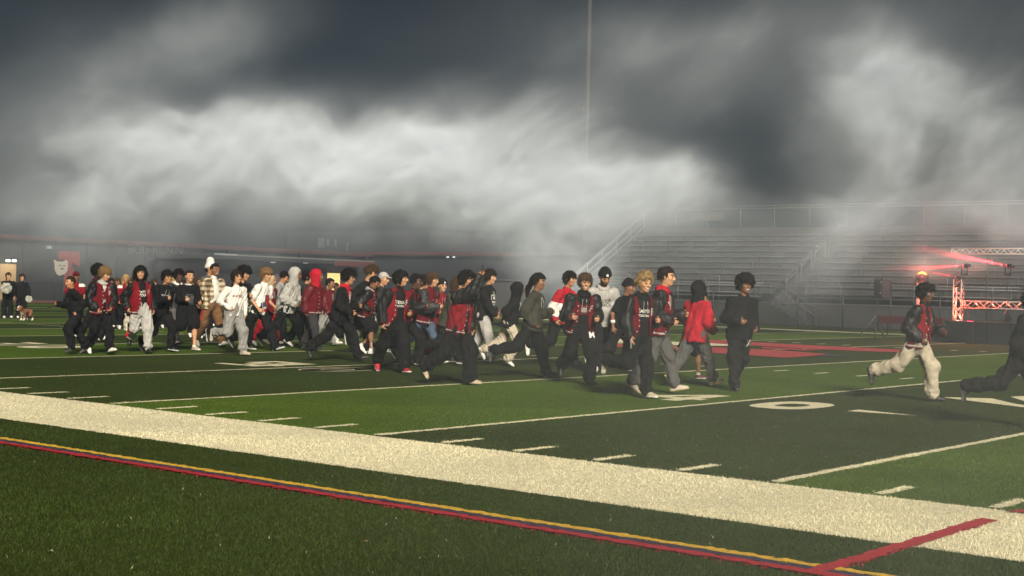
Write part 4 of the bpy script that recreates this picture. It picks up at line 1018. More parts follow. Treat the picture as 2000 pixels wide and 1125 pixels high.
    if opened or topw == 'varsity':
        K = Skin(0.0125*fr); torso(K, 0.010*s, -0.05*s); K.cap(nb-0.03*s*sp, nb+0.035*s*sp, 0.066*s, 0.064*s, 0.02)
        IV, IF = K.mesh(wrinkler(seed+3, 0.006, 26)); shirt = link_mesh('shirt', np_mesh('shirt', IV, IF, cloth(inner or hoodc or 'black'), None, True), root)
    K = Skin(0.0125*fr); torso(K, g, hem)
    split = topw == 'varsity' or (sl is not None and sl != c)
    if not split: sleeves(K, g, 0.42 if topw == 'tee' else 1.0)
    if opened:
        Ph = float(P @ tf); Pl = float(P @ tl); Pu = float(P @ sp); gap = adj.get('gap', 0.072)*s
        def opening(X, Y, Z):
            f = X*tf[0]+Y*tf[1]+Z*tf[2]-Ph; l = X*tl[0]+Y*tl[1]+Z*tl[2]-Pl; u = X*sp[0]+Y*sp[1]+Z*sp[2]-Pu
            w = gap*(1.0+1.1*np.clip((0.10*s-u)/(0.25*s), 0, 1)+0.35*np.clip((u-0.36*s)/(0.12*s), 0, 1))
            return np.minimum(f-0.02*s, w-np.abs(l))
        K.cut(opening)
    UV, UF = K.mesh(wrinkler(seed+1, 0.021, 27))
    q = UV[UF].mean(1); uu = (q-P) @ sp; mi = np.zeros(len(UF), np.int32)
    main = plaid() if c == 'plaid' else cloth(c)
    rib = cloth(band or (c if topw != 'varsity' else 'maroon'))
    if topw in ('varsity', 'hoodie', 'puffer'): mi[uu < hem+0.055*s] = 1
    if topw == 'varsity': mi[(uu > hem+0.018*s) & (uu < hem+0.036*s)] = 2
    if shoulder: mi[(np.abs((q-P) @ tl) > 0.10*s) & (uu > 0.425*s)] = 3
    if adj.get('panel'): mi[((q-P) @ tl < -0.01*s) & (uu < 0.27*s) & (uu > 0.02*s)] = 3; shoulder = adj['panel']
    nm = {'tee': 'shirt', 'long': 'shirt', 'hoodie': 'hoodie', 'varsity': 'jacket', 'quarter': 'pullover', 'puffer': 'jacket', 'coat': 'jacket', 'over': 'jacket'}[topw]
    up = link_mesh(nm, np_mesh(nm, UV, UF, [main, rib, cloth('lgrey' if topw == 'varsity' else c), cloth(shoulder or c)], mi, True), root)
    if split:
        sm = cloth(sl or 'black', 'leather' if topw == 'varsity' else 'cloth')
        for sd in 'LR':
            K = Skin(0.012*fr); sh, el, wr = J['sh'+sd], J['el'+sd], J['wr'+sd]; sg = 1 if sd == 'L' else -1
            K.cap(sh+0.008*s*sg*tl-0.01*s*sp, el, 0.064*s+g*0.55, 0.056*s+g*0.75, 0.04); K.cap(el, wr-0.02*s*J['fa'+sd], 0.055*s+g*0.75, 0.047*s+g*0.55, 0.03); K.cap(wr-0.02*s*J['fa'+sd], wr+0.006*s*J['fa'+sd], 0.036*s, 0.036*s, 0.02)
            V2, F2 = K.mesh(wrinkler(seed+5+sg, 0.021, 36)); q = V2[F2].mean(1); t = (q-wr) @ J['fa'+sd]; near = np.linalg.norm(q-wr, axis=1) < 0.07*s
            mi = ((t > -0.035*s) & near).astype(np.int32)
            link_mesh('sleeve', np_mesh('sleeve', V2, F2, [sm, cloth('maroon' if topw == 'varsity' else (sl or c))], mi, True), up)
    if topw == 'varsity':
        K = Skin(0.013*fr); ring = [nb-0.008*s*sp+0.072*s*(math.cos(t)*tf*0.95+math.sin(t)*tl)-0.020*s*tf*(math.cos(t) < -0.5)*0 for t in np.linspace(0.55 if opened else 0.0, 2*math.pi-(0.55 if opened else 0.0), 11)]
        for a_, b_ in zip(ring, ring[1:]): K.cap(a_, b_, 0.017*s, 0.017*s, 0.01)
        V2, F2 = K.mesh(); link_mesh('collar', np_mesh('collar', V2, F2, rib, None, True), up)
        if True:                                         # snap buttons down the front edge
            T_ = BVHTree.FromPolygons([Vector(v) for v in UV.tolist()], UF.tolist()); mb = MB()
            for i in range(6):
                u = 0.36*s-i*0.082*s
                wv = (adj.get('gap', 0.072)*s*(1+1.1*max(0, min(1, (0.10*s-u)/(0.25*s))))+0.016*s) if opened else 0.004
                o_ = P+u*sp-wv*tl*1.0; hit, nrm, _, _ = T_.ray_cast(Vector((o_+tf*0.22).tolist()), Vector((-tf).tolist()), 0.8)
                if hit is None: continue
                mb.tube([hit+nrm*0.0, hit+nrm*0.006], 0.0085*s, 7)
            if mb.v: mb.build('snap_button', mat('snap', (0.75,0.74,0.72), 0.35, 0.2), up)
    if collar:
        K = Skin(0.012*fr); ring = [nb+0.010*s*sp+0.067*s*(math.cos(t)*tf+math.sin(t)*tl) for t in np.linspace(0, 2*math.pi, 12)]
        for a_, b_ in zip(ring, ring[1:]): K.cap(a_, b_, 0.017*s, 0.017*s, 0.01)
        V2, F2 = K.mesh(); link_mesh('collar', np_mesh('collar', V2, F2, cloth(collar), None, True), up)
    if hood == 'down':
        K = Skin(0.0135*fr); K.ell(nb-0.065*s*tf+0.0*s*sp, (tf, tl, sp), (0.062*s, 0.105*s, 0.070*s), 0.03)
        ring = [nb+0.012*s*sp+0.078*s*(math.cos(t)*tf*1.0+math.sin(t)*tl)-0.03*s*sp*max(0, math.cos(t)) for t in np.linspace(0.35, 2*math.pi-0.35, 12)]
        for a_, b_ in zip(ring, ring[1:]): K.cap(a_, b_, 0.026*s, 0.026*s, 0.02)
        V2, F2 = K.mesh(wrinkler(seed+9, 0.006, 40)); link_mesh('hood', np_mesh('hood', V2, F2, cloth(hoodc or c), None, True), up)
    if hood == 'up':
        K = Skin(0.0125*fr); K.ell(hp(-0.022,0,0.012), A3, (0.122*hs,0.104*hs,0.132*hs), 0.03); K.cap(hp(-0.02,0,-0.06), nb-0.01*s*sp-0.01*s*tf, 0.092*hs, 0.098*hs, 0.05)
        K.cap(hp(-0.08,0,0.07), hp(-0.115,0,0.02), 0.05*hs, 0.05*hs, 0.05)
        K.ell(hp(0.125,0,-0.012), A3, (0.118*hs,0.068*hs,0.098*hs), 0, sub=True)
        V2, F2 = K.mesh(wrinkler(seed+9, 0.006, 40)); link_mesh('hood', np_mesh('hood', V2, F2, cloth(hoodc or c), None, True), up)
    if topw == 'hoodie' and not opened and adj.get('pouch', True):
        pv = [(-0.11,-0.07),(0.11,-0.07),(0.11,-0.0),(0.07,0.08),(-0.07,0.08),(-0.11,0.0)]
        n_ = []; 
        rows = [(-0.11+0.0,-0.07,0.11,-0.05),(-0.11,-0.05,0.11,-0.03),(-0.11,-0.03,0.11,0.0),(-0.10,0.0,0.10,0.025),(-0.085,0.025,0.085,0.05),(-0.07,0.05,0.07,0.08)]
        conform('pocket', print_blocks(rows), UV, UF, J, P+0.02*s*sp, 0.22*s, up, m=cloth(c), off=0.009)
    if topw == 'hoodie' or hood == 'down':
        mb = MB()
        T_ = BVHTree.FromPolygons([Vector(v) for v in (IV if opened else UV).tolist()], (IF if opened else UF).tolist())
        for q_ in (-1, 1):
            pts = []
            for i in range(5):
                o_ = P+(0.47-0.045*i)*s*sp+q_*(0.03+0.003*i)*s*tl; hit = T_.ray_cast(Vector((o_+tf*0.22).tolist()), Vector((-tf).tolist()), 0.8)[0]
                if hit is not None: pts.append(hit+Vector((tf*0.007).tolist()))
            if len(pts) > 2: mb.tube(pts, 0.0042, 5)
        if mb.v: mb.build('drawstring', cloth('lgrey' if (hoodc or c) != 'lgrey' else 'white'), up)
    if text:
        tv, tfc = (IV, IF) if opened else (UV, UF)
        tgt = shirt if opened else up
        for i, ln in enumerate(text):
            if isinstance(ln, str): conform('lettering', print_text(ln, tcol), tv, tfc, J, P+(0.33-0.065*i)*s*sp, tw_*s, tgt, off=0.005)
            else: conform('print', print_blocks(ln[0]), tv, tfc, J, P+ln[2]*s*sp+(ln[4] if len(ln) > 4 else 0)*s*tl, ln[3]*s, tgt, m=cloth(ln[1], 'print'), off=0.005+0.002*i)
    if patch:                                            # chest letter patch on the wearer's left
        conform('patch', print_text(patch, 'lgrey'), UV, UF, J, P+0.33*s*sp+0.115*s*tl, 0.055*s, up, off=0.006)
    if logo:
        kn, hip = J['knL'], J['hipL']; upv = unit(hip-kn); f2 = unit(np.array([1, 0.15, 0])-upv*np.dot([1, 0.15, 0], upv))
        conform('logo', print_text(logo, 'white') if isinstance(logo, str) else print_blocks(logo[0]), LV, LF, J, hip*0.62+kn*0.38+0.02*s*np.array([0, 1, 0]), 0.10*s, trou, up=upv, fwd=f2, m=cloth('white', 'print'), off=0.006)
    # --- hair, hats, glasses
    def head_cap(K, t, lowf, lowb, ff=0.030):
        c0 = hp(-0.010,0,0.026); K.ell(c0, A3, ((0.104+t)*hs,(0.084+t)*hs,(0.102+t)*hs), 0.02)
        def cutf(X, Y, Z):
            f = (X-hc[0])*hf[0]+(Y-hc[1])*hf[1]+(Z-hc[2])*hf[2]; u = (X-hc[0])*hu[0]+(Y-hc[1])*hu[1]+(Z-hc[2])*hu[2]
            line = np.where(f > ff*hs, lowf*hs, lowb*hs+(lowf-lowb)*hs*np.clip((f+0.03*hs)/((ff+0.03)*hs), 0, 1)*0.4)
            return line-u
        K.cut(cutf)
    if hat is None and hood != 'up' and style != 'none':
        K = Skin(0.0105*fr)
        if style == 'short': head_cap(K, 0.004, 0.062, -0.03); w = wrinkler(seed+11, 0.010, 100, (1,1,1))
        elif style == 'buzz': head_cap(K, 0.003, 0.062, -0.02); w = wrinkler(seed+11, 0.002, 120, (1,1,1))
        elif style == 'fringe': head_cap(K, 0.008, 0.048, -0.075, 0.045); w = wrinkler(seed+11, 0.015, 75, (1,1,0.6))
        elif style == 'curly': head_cap(K, 0.016, 0.050, -0.05, 0.045); w = wrinkler(seed+11, 0.021, 95, (1,1,1))
        elif style == 'afro': head_cap(K, 0.034, 0.050, -0.07, 0.05); w = wrinkler(seed+11, 0.026, 80, (1,1,1))
        elif style == 'long':
            head_cap(K, 0.012, 0.046, -0.12, 0.042); w = wrinkler(seed+11, 0.015, 70, (1,1,0.5))
            for q_ in (-1, 1): K.cap(hp(-0.02,q_*0.075,0.0), hp(-0.025,q_*0.07,-0.105), 0.036*hs, 0.028*hs, 0.03)
            K.cap(hp(-0.075,0,0.0), hp(-0.07,0,-0.125), 0.055*hs, 0.045*hs, 0.04)
        elif style == 'quiff': head_cap(K, 0.010, 0.060, -0.02); K.cap(hp(0.050,-0.03,0.105), hp(0.055,0.03,0.110), 0.030*hs, 0.030*hs, 0.04); K.cap(hp(-0.03,0,0.12), hp(0.04,0,0.12), 0.028*hs, 0.034*hs, 0.04); w = wrinkler(seed+11, 0.013, 85, (1,1,1))
        elif style == 'tied': head_cap(K, 0.010, 0.058, -0.03); K.cap(hp(-0.10,0,-0.01), hp(-0.16,0.01,-0.12), 0.042*hs, 0.034*hs, 0.04); K.cap(hp(-0.16,0.01,-0.12), hp(-0.16,0.01,-0.22), 0.034*hs, 0.024*hs, 0.03); w = wrinkler(seed+11, 0.012, 90, (1,1,0.5))
        V2, F2 = K.mesh(w); link_mesh('hair', tufted(V2, F2, hm_, hc, hu, seed, hs, style), body)
    if hat:
        K = Skin(0.0105*fr)
        hcol = cloth(hatc)
        if hat == 'beanie':
            head_cap(K, 0.016, 0.044, 0.005); K.cap(hp(-0.02,0,0.085), hp(-0.03,0,0.095), 0.06*hs, 0.055*hs, 0.05); V2, F2 = K.mesh(wrinkler(seed+11, 0.004, 60))
            u = (V2[F2].mean(1)-hc) @ hu/hs; f2 = (V2[F2].mean(1)-hc) @ hf/hs
            mi = np.zeros(len(F2), np.int32)
        elif hat == 'cap':
            head_cap(K, 0.010, 0.050, 0.0); K.cap(hp(0.085,-0.03,0.058), hp(0.085,0.03,0.058), 0.035*hs, 0.035*hs, 0.015, (hu, 0.3)); K.cap(hp(0.135,-0.03,0.046), hp(0.135,0.03,0.046), 0.035*hs, 0.035*hs, 0.02, (hu, 0.3)); V2, F2 = K.mesh(); mi = np.zeros(len(F2), np.int32)
        elif hat == 'tall':
            head_cap(K, 0.014, 0.050, 0.01); K.cap(hp(-0.01,0,0.10), hp(-0.015,0,0.165), 0.088*hs, 0.080*hs, 0.03); K.cap(hp(0.09,-0.03,0.058), hp(0.09,0.03,0.058), 0.04*hs, 0.04*hs, 0.02, (hu, 0.3)); V2, F2 = K.mesh(wrinkler(seed+11, 0.012, 50)); mi = np.zeros(len(F2), np.int32)
        ho = link_mesh('hat', np_mesh('hat', V2, F2, [hcol], mi, True), body)
        if adj.get('emblem'):
            conform('emblem', print_blocks([(-0.5,-0.3,0.5,0.3),(-0.3,0.3,0.3,0.6)]), V2, F2, J, hp(0,0,0.075), 0.035*hs, ho, up=hu, fwd=hf, m=cloth('white', 'print'), off=0.004)
        if style not in ('none', 'short', 'buzz'):
            K = Skin(0.011*fr); K.cap(hp(-0.06,-0.05,-0.03), hp(-0.06,0.05,-0.03), 0.045*hs, 0.045*hs, 0.03); V2, F2 = K.mesh(wrinkler(seed+12, 0.012, 90, (1,1,1))); link_mesh('hair', np_mesh('hair', V2, F2, hm_, None, True), body)
    if glasses:
        mb = MB()
        for q_ in (-1, 1):
            cx = hp(0.112, q_*0.032, 0.004); ring = [Vector((cx+hs*(0.024*math.cos(t)*hl+0.018*math.sin(t)*hu)).tolist()) for t in np.linspace(0, 2*math.pi, 11)]
            mb.tube(ring, 0.0028, 5); mb.tube([Vector(hp(0.108, q_*0.056, 0.008).tolist()), Vector(hp(0.0, q_*0.084, 0.010).tolist())], 0.0028, 5)
        mb.tube([Vector(hp(0.114,-0.009,0.008).tolist()), Vector(hp(0.114,0.009,0.008).tolist())], 0.0028, 5)
        mb.build('glasses', mat('glasses', (0.02,0.02,0.02), 0.3), body)
    root['_h'] = H; del root['_h']
    return root, J
def in_world(root, p):
    return root.matrix_basis @ Vector(np.asarray(p, float).tolist())
# ------------------------------------------------------------------ the crowd, from left to right
def blocks(*r): return [tuple(v) for v in r]
GREYPRINT = lambda col, w=0.22, u=0.27: (blocks((-0.5,-0.5,0.5,-0.42),(-0.4,-0.36,0.4,-0.1),(-0.46,-0.04,-0.1,0.36),(0.06,-0.04,0.46,0.36),(-0.36,0.42,0.36,0.52)), col, u, w)
PEOPLE = {}
def add(key, *a, **k): PEOPLE[key] = person(*a, **k)
BYST = 'spirit squad and staff standing at the left'
add('cheer1', 14, 622, 532, 18, 'person in black at the far left edge holding a big white pom pom', STAND, 'light', 'dark', 'tied', 'long', 'black', legs='flared', lc='black', aR=25, eR=80, iR=5, group=BYST, grin=True)
add('cheer2', 41, 622, 535, 8, 'person in black standing behind the brown dog with a small pom pom', STAND, 'light', 'dark', 'fringe', 'quarter', 'black', legs='flared', lc='black', aL=8, eL=12, oL=16, group=BYST, grin=True)
add('polo', 146, 652, 530, -8, 'person in red polo shirt with white shoulders and red cap holding a dog leash', STAND, 'brown', 'black', 'short', 'tee', 'red', shoulder='white', lc='dgrey', hat='cap', hatc='maroon', wide=1.2, eR=40, aR=5, group=BYST, shoe='black', sole='black')
add('facing_left', 146, 692, 541, -62, 'person in black quarter zip and black trousers sprinting towards the left, against the crowd', STRIDE_A, 'tan', 'dark', 'buzz', 'quarter', 'black', lc='black', shoe='black', sole='dgrey', tL=34, kL=48, tR=-20, kR=6, lean=12, yaw=10, text=[GREYPRINT('dgrey', 0.10, 0.34)], wide=1.1)
add('curl_back', 181, 668, 517, 105, 'person with bushy black curls and red varsity jacket seen partly from behind, white trainers', WALK_A, 'tan', 'black', 'afro', 'varsity', 'maroon', inner='black', lc='black', shoe='white', baggy=0.03)
add('hands_in', 195, 692, 522, 28, 'person with light brown curls and grey hood under a maroon varsity jacket, walking', WALK_A, 'light', 'light', 'curly', 'varsity', 'maroon', inner='lgrey', hood='down', hoodc='lgrey', lc='black', shoe='white', aL=6, eL=50, aR=-4, eR=52, iL=40, iR=40, gap=0.03, nod=14, yaw=20, patch='F', baggy=0.03, kR=28, tR=-6)
add('long_hair', 274, 690, 519, 12, 'person with long black hair, open red varsity jacket and red striped grey sweatpants', RUN_B, 'light', 'black', 'long', 'varsity', 'red', inner='black', lc='lgrey', stripe='bright', legs='joggers', shoe='black', sole='black', aL=-12, eL=35, aR=-28, eR=62, oR=26, tR=-14, kR=52, tL=15, kL=8, yaw=-22, baggy=0.042, text=['XTS', 'TXA'], patch='F', tw_=0.14, lean=3, side=-4)
add('wide_grin', 311, 687, 527, 42, 'smiling person with dark shaggy hair in black hoodie with grey lettering', RUN_A, 'tan', 'black', 'fringe', 'hoodie', 'black', lc='black', shoe='black', sole='white', text=['BULL'], tcol='grey', grin=True, kR=40, tR=-12)
add('glasses_white', 342, 676, 526, 30, 'dark skinned person with glasses and white hood collar behind the runner in black shorts', WALK_B, 'dark', 'black', 'curly', 'hoodie', 'char', hood='down', hoodc='white', lc='dgrey', shoe='white', sole='maroon', glasses=True)
add('shorts', 363, 685, 526, 28, 'person in black sweatshirt and black shorts running bare legged in white socks and shoes', KICK_B, 'light', 'dark', 'buzz', 'long', 'black', legs='shorts', lc='black', collar='white', shoe='cream', sole='white', kR=66, lean=5, yaw=8, grin=True, text=[GREYPRINT('dgrey', 0.22, 0.22)], wide=1.12, aL=10, eL=80, aR=4, eR=100, iL=10, band='red')
add('behind_plaid', 386, 660, 541, 20, 'person in maroon top half hidden just left of the plaid overshirt', WALK_A, 'tan', 'brown', 'short', 'long', 'maroon', lc='black', shoe='white')
add('tall_hat', 402, 662, 512, 50, 'person wearing a tall white hat behind the plaid overshirt', WALK_B, 'tan', 'black', 'fringe', 'hoodie', 'dgrey', lc='black', hat='tall', hatc='white', shoe='white')
add('plaid', 411, 678, 514, 40, 'dark skinned person in open plaid overshirt and white tee with brown trousers striped red', WALK_A, 'brown', 'black', 'buzz', 'over', 'plaid', inner='white', lc='brown', stripe='bright', shoe='white', grin=True, gap=0.085, aL=8, eL=28, aR=-22, eR=40, oR=24, baggy=0.03, H=1.9)
add('big_red', 455, 694, 527, 42, 'person in white long sleeved shirt with a red slogan and grey sweatpants running', KICK_B, 'light', 'dark', 'fringe', 'long', 'white', lc='grey', legs='joggers', shoe='cream', sole='cream', text=['BIG RED'], tcol='red', tw_=0.26, aL=-10, eL=30, aR=-14, eR=82, oR=28, iR=45, kR=80, lean=4, grin=True, baggy=0.035)
add('behind_white', 458, 684, 521, 60, 'person with bushy dark hair in black behind the white long sleeved runner', RUN_A, 'tan', 'black', 'afro', 'hoodie', 'black', lc='black', shoe='black')
add('graphic_tee', 503, 685, 523, 62, 'heavy person with fair curls in white tee with a blue and red graphic', STRIDE_A, 'light', 'light', 'curly', 'tee', 'white', lc='black', shoe='black', sole='white', wide=1.22, aR=-8, eR=62, aL=8, eL=70, baggy=0.04, yaw=-10,
    text=[(blocks((-0.5,-0.5,0.3,-0.1),(-0.35,-0.1,0.15,0.5)), 'blue', 0.20, 0.20), (blocks((-0.3,-0.3,0.3,0.1),(-0.1,0.1,0.4,0.45),(0.0,-0.6,0.4,-0.3)), 'bright', 0.20, 0.17, 0.03), (blocks((-0.5,-0.2,0.5,0.2)), 'bright', 0.0, 0.15, 0.05)])
add('maroon_red', 521, 676, 537, 65, 'person in maroon jacket and red trousers mostly hidden behind the white graphic tee', WALK_A, 'tan', 'brown', 'short', 'hoodie', 'maroon', hood='up', hoodc='tan', lc='bright', shoe='white')
add('looking_down', 541, 674, 531, 72, 'person in grey sweatshirt looking down between the graphic tee and the grey hood', WALK_B, 'tan', 'black', 'short', 'hoodie', 'grey', lc='char', shoe='cream', nod=28)
add('grey_hood', 560, 681, 522, 72, 'person in pale grey hoodie with the hood up and glasses striding in black trousers', STRIDE_A, 'brown', 'black', 'short', 'hoodie', 'lgrey', hood='up', lc='black', shoe='black', sole='white', glasses=True, aR=-6, eR=85, aL=14, eL=95, baggy=0.03, wide=1.05)
add('profile', 591, 678, 529, 88, 'person in profile with dark hair and charcoal top just left of the red hood', WALK_A, 'light', 'black', 'fringe', 'hoodie', 'char', lc='black', shoe='white')
add('red_hood', 610, 686, 526, 52, 'person in maroon snap jacket with a bright red hood up', WALK_B, 'brown', 'black', 'short', 'varsity', 'maroon', sl='maroon', inner='maroon', hood='up', hoodc='bright', lc='char', shoe='black', sole='dgrey', gap=0.02, wide=1.12, yaw=20, baggy=0.032)
add('window_left', 636, 676, 543, 70, 'dark haired person in maroon and grey sweatpants just below the yellow window', WALK_A, 'brown', 'black', 'short', 'hoodie', 'maroon', lc='grey', shoe='white', baggy=0.04)
add('window_dark', 653, 652, 553, 40, 'small dark figure standing in front of the lit yellow window', STAND, 'dark', 'black', 'short', 'hoodie', 'char', lc='black', shoe='black')
add('black_red', 662, 706, 526, 80, 'person with glasses and dark curls striding in black jacket over a red hoodie', STRIDE_A, 'tan', 'black', 'curly', 'over', 'black', inner='bright', hood='down', hoodc='bright', lc='black', shoe='black', sole='black', glasses=True, gap=0.085, aR=6, eR=70, aL=10, eL=95, text=['F', 'F'], tw_=0.10, lean=11)
add('fight', 701, 690, 520, 62, 'tall person in a black lettered hoodie behind the black jacket and red hoodie', RUN_B, 'light', 'brown', 'quiff', 'hoodie', 'black', lc='black', shoe='white', text=['FIGHT'], nod=16)
add('shorts_maroon', 713, 692, 540, 72, 'person in maroon jacket with grey hood and black shorts, head bowed', KICK_A, 'brown', 'black', 'short', 'varsity', 'maroon', inner='black', hood='down', hoodc='grey', legs='shorts', lc='black', shoe='white', nod=24, kL=60, tL=20, lean=10, logo='M', gap=0.03)
add('grey_cap', 729, 690, 531, 74, 'person in pale grey cap and dark jacket running in light khaki trousers', RUN_A, 'light', 'brown', 'short', 'hoodie', 'char', hood='down', lc='khaki', hat='cap', hatc='lgrey', shoe='black', sole='white', baggy=0.032)
add('red_shoes', 768, 728, 527, 24, 'person with black crop, open red varsity jacket and bright red shoes', STRIDE_B, 'light', 'black', 'fringe', 'varsity', 'red', inner='black', lc='black', shoe='bright', sole='white', text=['TEXAS', 'FOOTBALL'], tw_=0.22, gap=0.095, yaw=42, nod=-6, aL=-4, eL=95, aR=-6, eR=28, oR=16, tL=24, kL=20, tR=-22, kR=20, lean=11, side=3, patch='F', baggy=0.036)
add('glasses_dark', 790, 716, 534, 78, 'dark skinned person with glasses close behind the red shoed runner', RUN_A, 'dark', 'black', 'short', 'varsity', 'maroon', inner='black', lc='black', shoe='black', sole='white', glasses=True)
add('jeans', 826, 712, 531, 64, 'person with swept brown hair in maroon varsity jacket and blue jeans', STRIDE_A, 'light', 'brown', 'fringe', 'varsity', 'maroon', sl='char', inner='maroon', gap=0.03, lc='blue', shoe='black', sole='white', tL=24, tR=-32, baggy=0.032, patch='F')
add('behind_jeans', 806, 704, 536, 80, 'person with black hair half hidden just left of the maroon jacket and jeans', RUN_B, 'light', 'black', 'fringe', 'hoodie', 'char', lc='black', shoe='white', sole='white')
add('red_suit', 856, 708, 545, 32, 'smiling person in black beanie and matching red jacket and trousers', WALK_A, 'light', 'dark', 'short', 'hoodie', 'red', lc='red', hat='beanie', emblem=True, grin=True, aR=-4, eR=95, shoe='white')
add('olive', 873, 714, 541, 78, 'person with long brown hair in olive jacket behind the raised phone holder', RUN_A, 'light', 'brown', 'long', 'hoodie', 'olive', lc='black', shoe='black', sole='white')
add('white_cap', 903, 704, 538, 70, 'person in white cap partly hidden behind the raised arm', WALK_A, 'tan', 'dark', 'short', 'hoodie', 'black', lc='black', hat='cap', hatc='white')
add('filming', 893, 752, 529, 66, 'person in red varsity jacket holding a phone up high in one hand', RUN_A, 'tan', 'black', 'curly', 'varsity', 'red', inner='black', lc='black', shoe='tan', sole='cream', aR=122, eR=46, iR=5, oR=16, aL=-6, eL=40, tL=22, kL=22, tR=-22, kR=34, lean=10, logo='SA', gap=0.05, nod=-4, baggy=0.055, text=['FB'], tw_=0.12, patch='F', curlR=40)
add('print_hoodie', 945, 709, 527, 66, 'person with wavy dark hair in black hoodie with a white chest print', WALK_B, 'light', 'dark', 'curly', 'hoodie', 'black', lc='lgrey', legs='joggers', shoe='cream', sole='white', aR=26, eR=22, aL=-10, eL=80, nod=-3, text=[(blocks((-0.5,-0.30,-0.42,0.3),(0.42,-0.30,0.5,0.3),(-0.5,0.3,0.5,0.38),(-0.5,-0.38,0.5,-0.30),(-0.2,-0.1,0.2,0.2)), 'white', 0.33, 0.19), (blocks((-0.5,0.2,0.5,0.34),(-0.4,-0.02,0.4,0.1),(-0.3,-0.3,0.3,-0.18)), 'lgrey', 0.20, 0.18)])
add('cream_pants', 992, 716, 551, 82, 'person in black hooded top running in cream trousers', RUN_B, 'dark', 'black', 'short', 'hoodie', 'black', hood='up', lc='cream', shoe='white', sole='white', tR=30, kR=60, tL=-24, kL=40, baggy=0.04)
add('olive_hoodie', 1037, 739, 533, 82, 'person with tied back dreadlocks in dark olive hoodie, long stride in black trousers', STRIDE_A, 'brown', 'black', 'tied', 'hoodie', 'olive', lc='black', shoe='black', sole='dgrey', tL=20, kL=6, tR=-34, kR=44, aL=8, eL=100, aR=-20, eR=70, wide=1.08, lean=6)
add('red_white', 1090, 714, 529, 68, 'person with dark hair in red top with a white side panel', RUN_A, 'tan', 'black', 'fringe', 'long', 'bright', sl='bright', lc='black', shoe='white', sole='white', panel='white', collar='bright', aR=-10, eR=45, grin=True)
add('fair_swept', 1131, 752, 533, 22, 'person with swept brown hair and maroon varsity jacket over a grey and red print', RUN_A, 'light', 'brown', 'fringe', 'varsity', 'maroon', inner='black', hood='down', hoodc='black', lc='black', shoe='black', sole='black', aL=-2, eL=98, aR=4, eR=95, iL=8, iR=8, gap=0.085, text=[(blocks((-0.5,0.2,0.5,0.34),(-0.4,-0.2,0.4,0.1),(-0.5,-0.4,0.5,-0.3)), 'red', 0.30, 0.20), (blocks((-0.4,-0.3,0.4,0.4)), 'grey', 0.30, 0.09)], logo='M', patch='F', grin=True, tR=-20, kR=40, tL=24, kL=24, lean=12)
add('grey_beanie', 1172, 726, 517, 8, 'tall person in pale grey lettered hoodie and black beanie looking down', RUN_B, 'tan', 'dark', 'short', 'hoodie', 'lgrey', hood='down', lc='black', hat='beanie', emblem=True, nod=18, text=['SISTER', 'TRACK'], tcol='dgrey', tw_=0.24, shoe='white', sole='white', beard=True, aR=-10, aL=10)
add('armband', 1205, 728, 545, 78, 'person in black beanie and black tee with a white armband', RUN_A, 'brown', 'black', 'short', 'tee', 'black', lc='black', hat='beanie', aR=-14, eR=35, shoe='cream', sole='white')
add('blond', 1243, 778, 533, 44, 'blond person in open maroon varsity jacket over a black lettered top', KICK_B, 'light', 'blond', 'quiff', 'varsity', 'maroon', inner='black', hood='down', hoodc='black', lc='black', shoe='cream', sole='white', kR=78, tR=-12, tL=10, kL=8, aR=10, eR=24, oR=18, aL=4, eL=100, text=['EASTEX', 'FOOTBALL'], tw_=0.22, gap=0.085, grin=True, patch='F', lean=8, curlR=25)
add('red_hoodie', 1284, 770, 520, 82, 'tall person in profile with red hoodie under maroon jacket and grey trousers', WALK_A, 'light', 'dark', 'short', 'varsity', 'maroon', inner='bright', hood='down', hoodc='bright', lc='dgrey', shoe='cream', sole='tan', gap=0.085, aR=-6, eR=85, aL=14, eL=88, text=['Bull'], tw_=0.18, grin=True, baggy=0.032)
add('kid', 1347, 742, 566, 92, 'short runner almost hidden behind the bright red jacket, dark red shoe kicked up', KICK_B, 'brown', 'black', 'short', 'long', 'char', lc='black', legs='shorts', shoe='maroon', sole='white', H=1.56, kR=104, tR=-22)
add('red_jacket', 1356, 755, 548, 128, 'person seen from behind in bright red jacket with black hood up and grey sweatpants', STRIDE_B, 'tan', 'dark', 'short', 'coat', 'bright', hood='up', hoodc='black', lc='dgrey', legs='joggers', shoe='tan', sole='yellow', tL=-24, kL=16, tR=26, kR=10, aL=14, eL=60, aR=4, eR=60, lean=4, group='young people running across the field')
add('afro', 1441, 763, 537, 22, 'smiling person with a round black afro in black quarter zip and black track trousers', RUN_B, 'brown', 'black', 'afro', 'quarter', 'black', lc='black', shoe='black', sole='char', logo='Z', grin=True, tR=14, kR=10, tL=-14, kL=30, aL=-6, eL=72, aR=-4, eR=96, lean=6, side=3)
add('cream_runner', 1790, 783, 554, 76, 'person in red varsity jacket and cream trousers running before the stage', STRIDE_A, 'dark', 'black', 'curly', 'varsity', 'red', inner='black', lc='khaki', shoe='black', sole='char', tL=26, kL=24, tR=-36, kR=36, aR=-16, eR=72, aL=14, eL=80, lean=7, baggy=0.042, patch='F')
add('right_edge', 1994, 836, 566, 84, 'person in black with dark curls at the right edge, foot trailing', KICK_B, 'tan', 'black', 'curly', 'hoodie', 'black', lc='black', shoe='black', sole='dgrey', tR=-38, kR=42, tL=26, kL=30, aR=-10, eR=60, aL=18, eL=80, lean=9)
BAND = 'distant squad in red uniforms behind the crowd'
rb = random.Random(11)
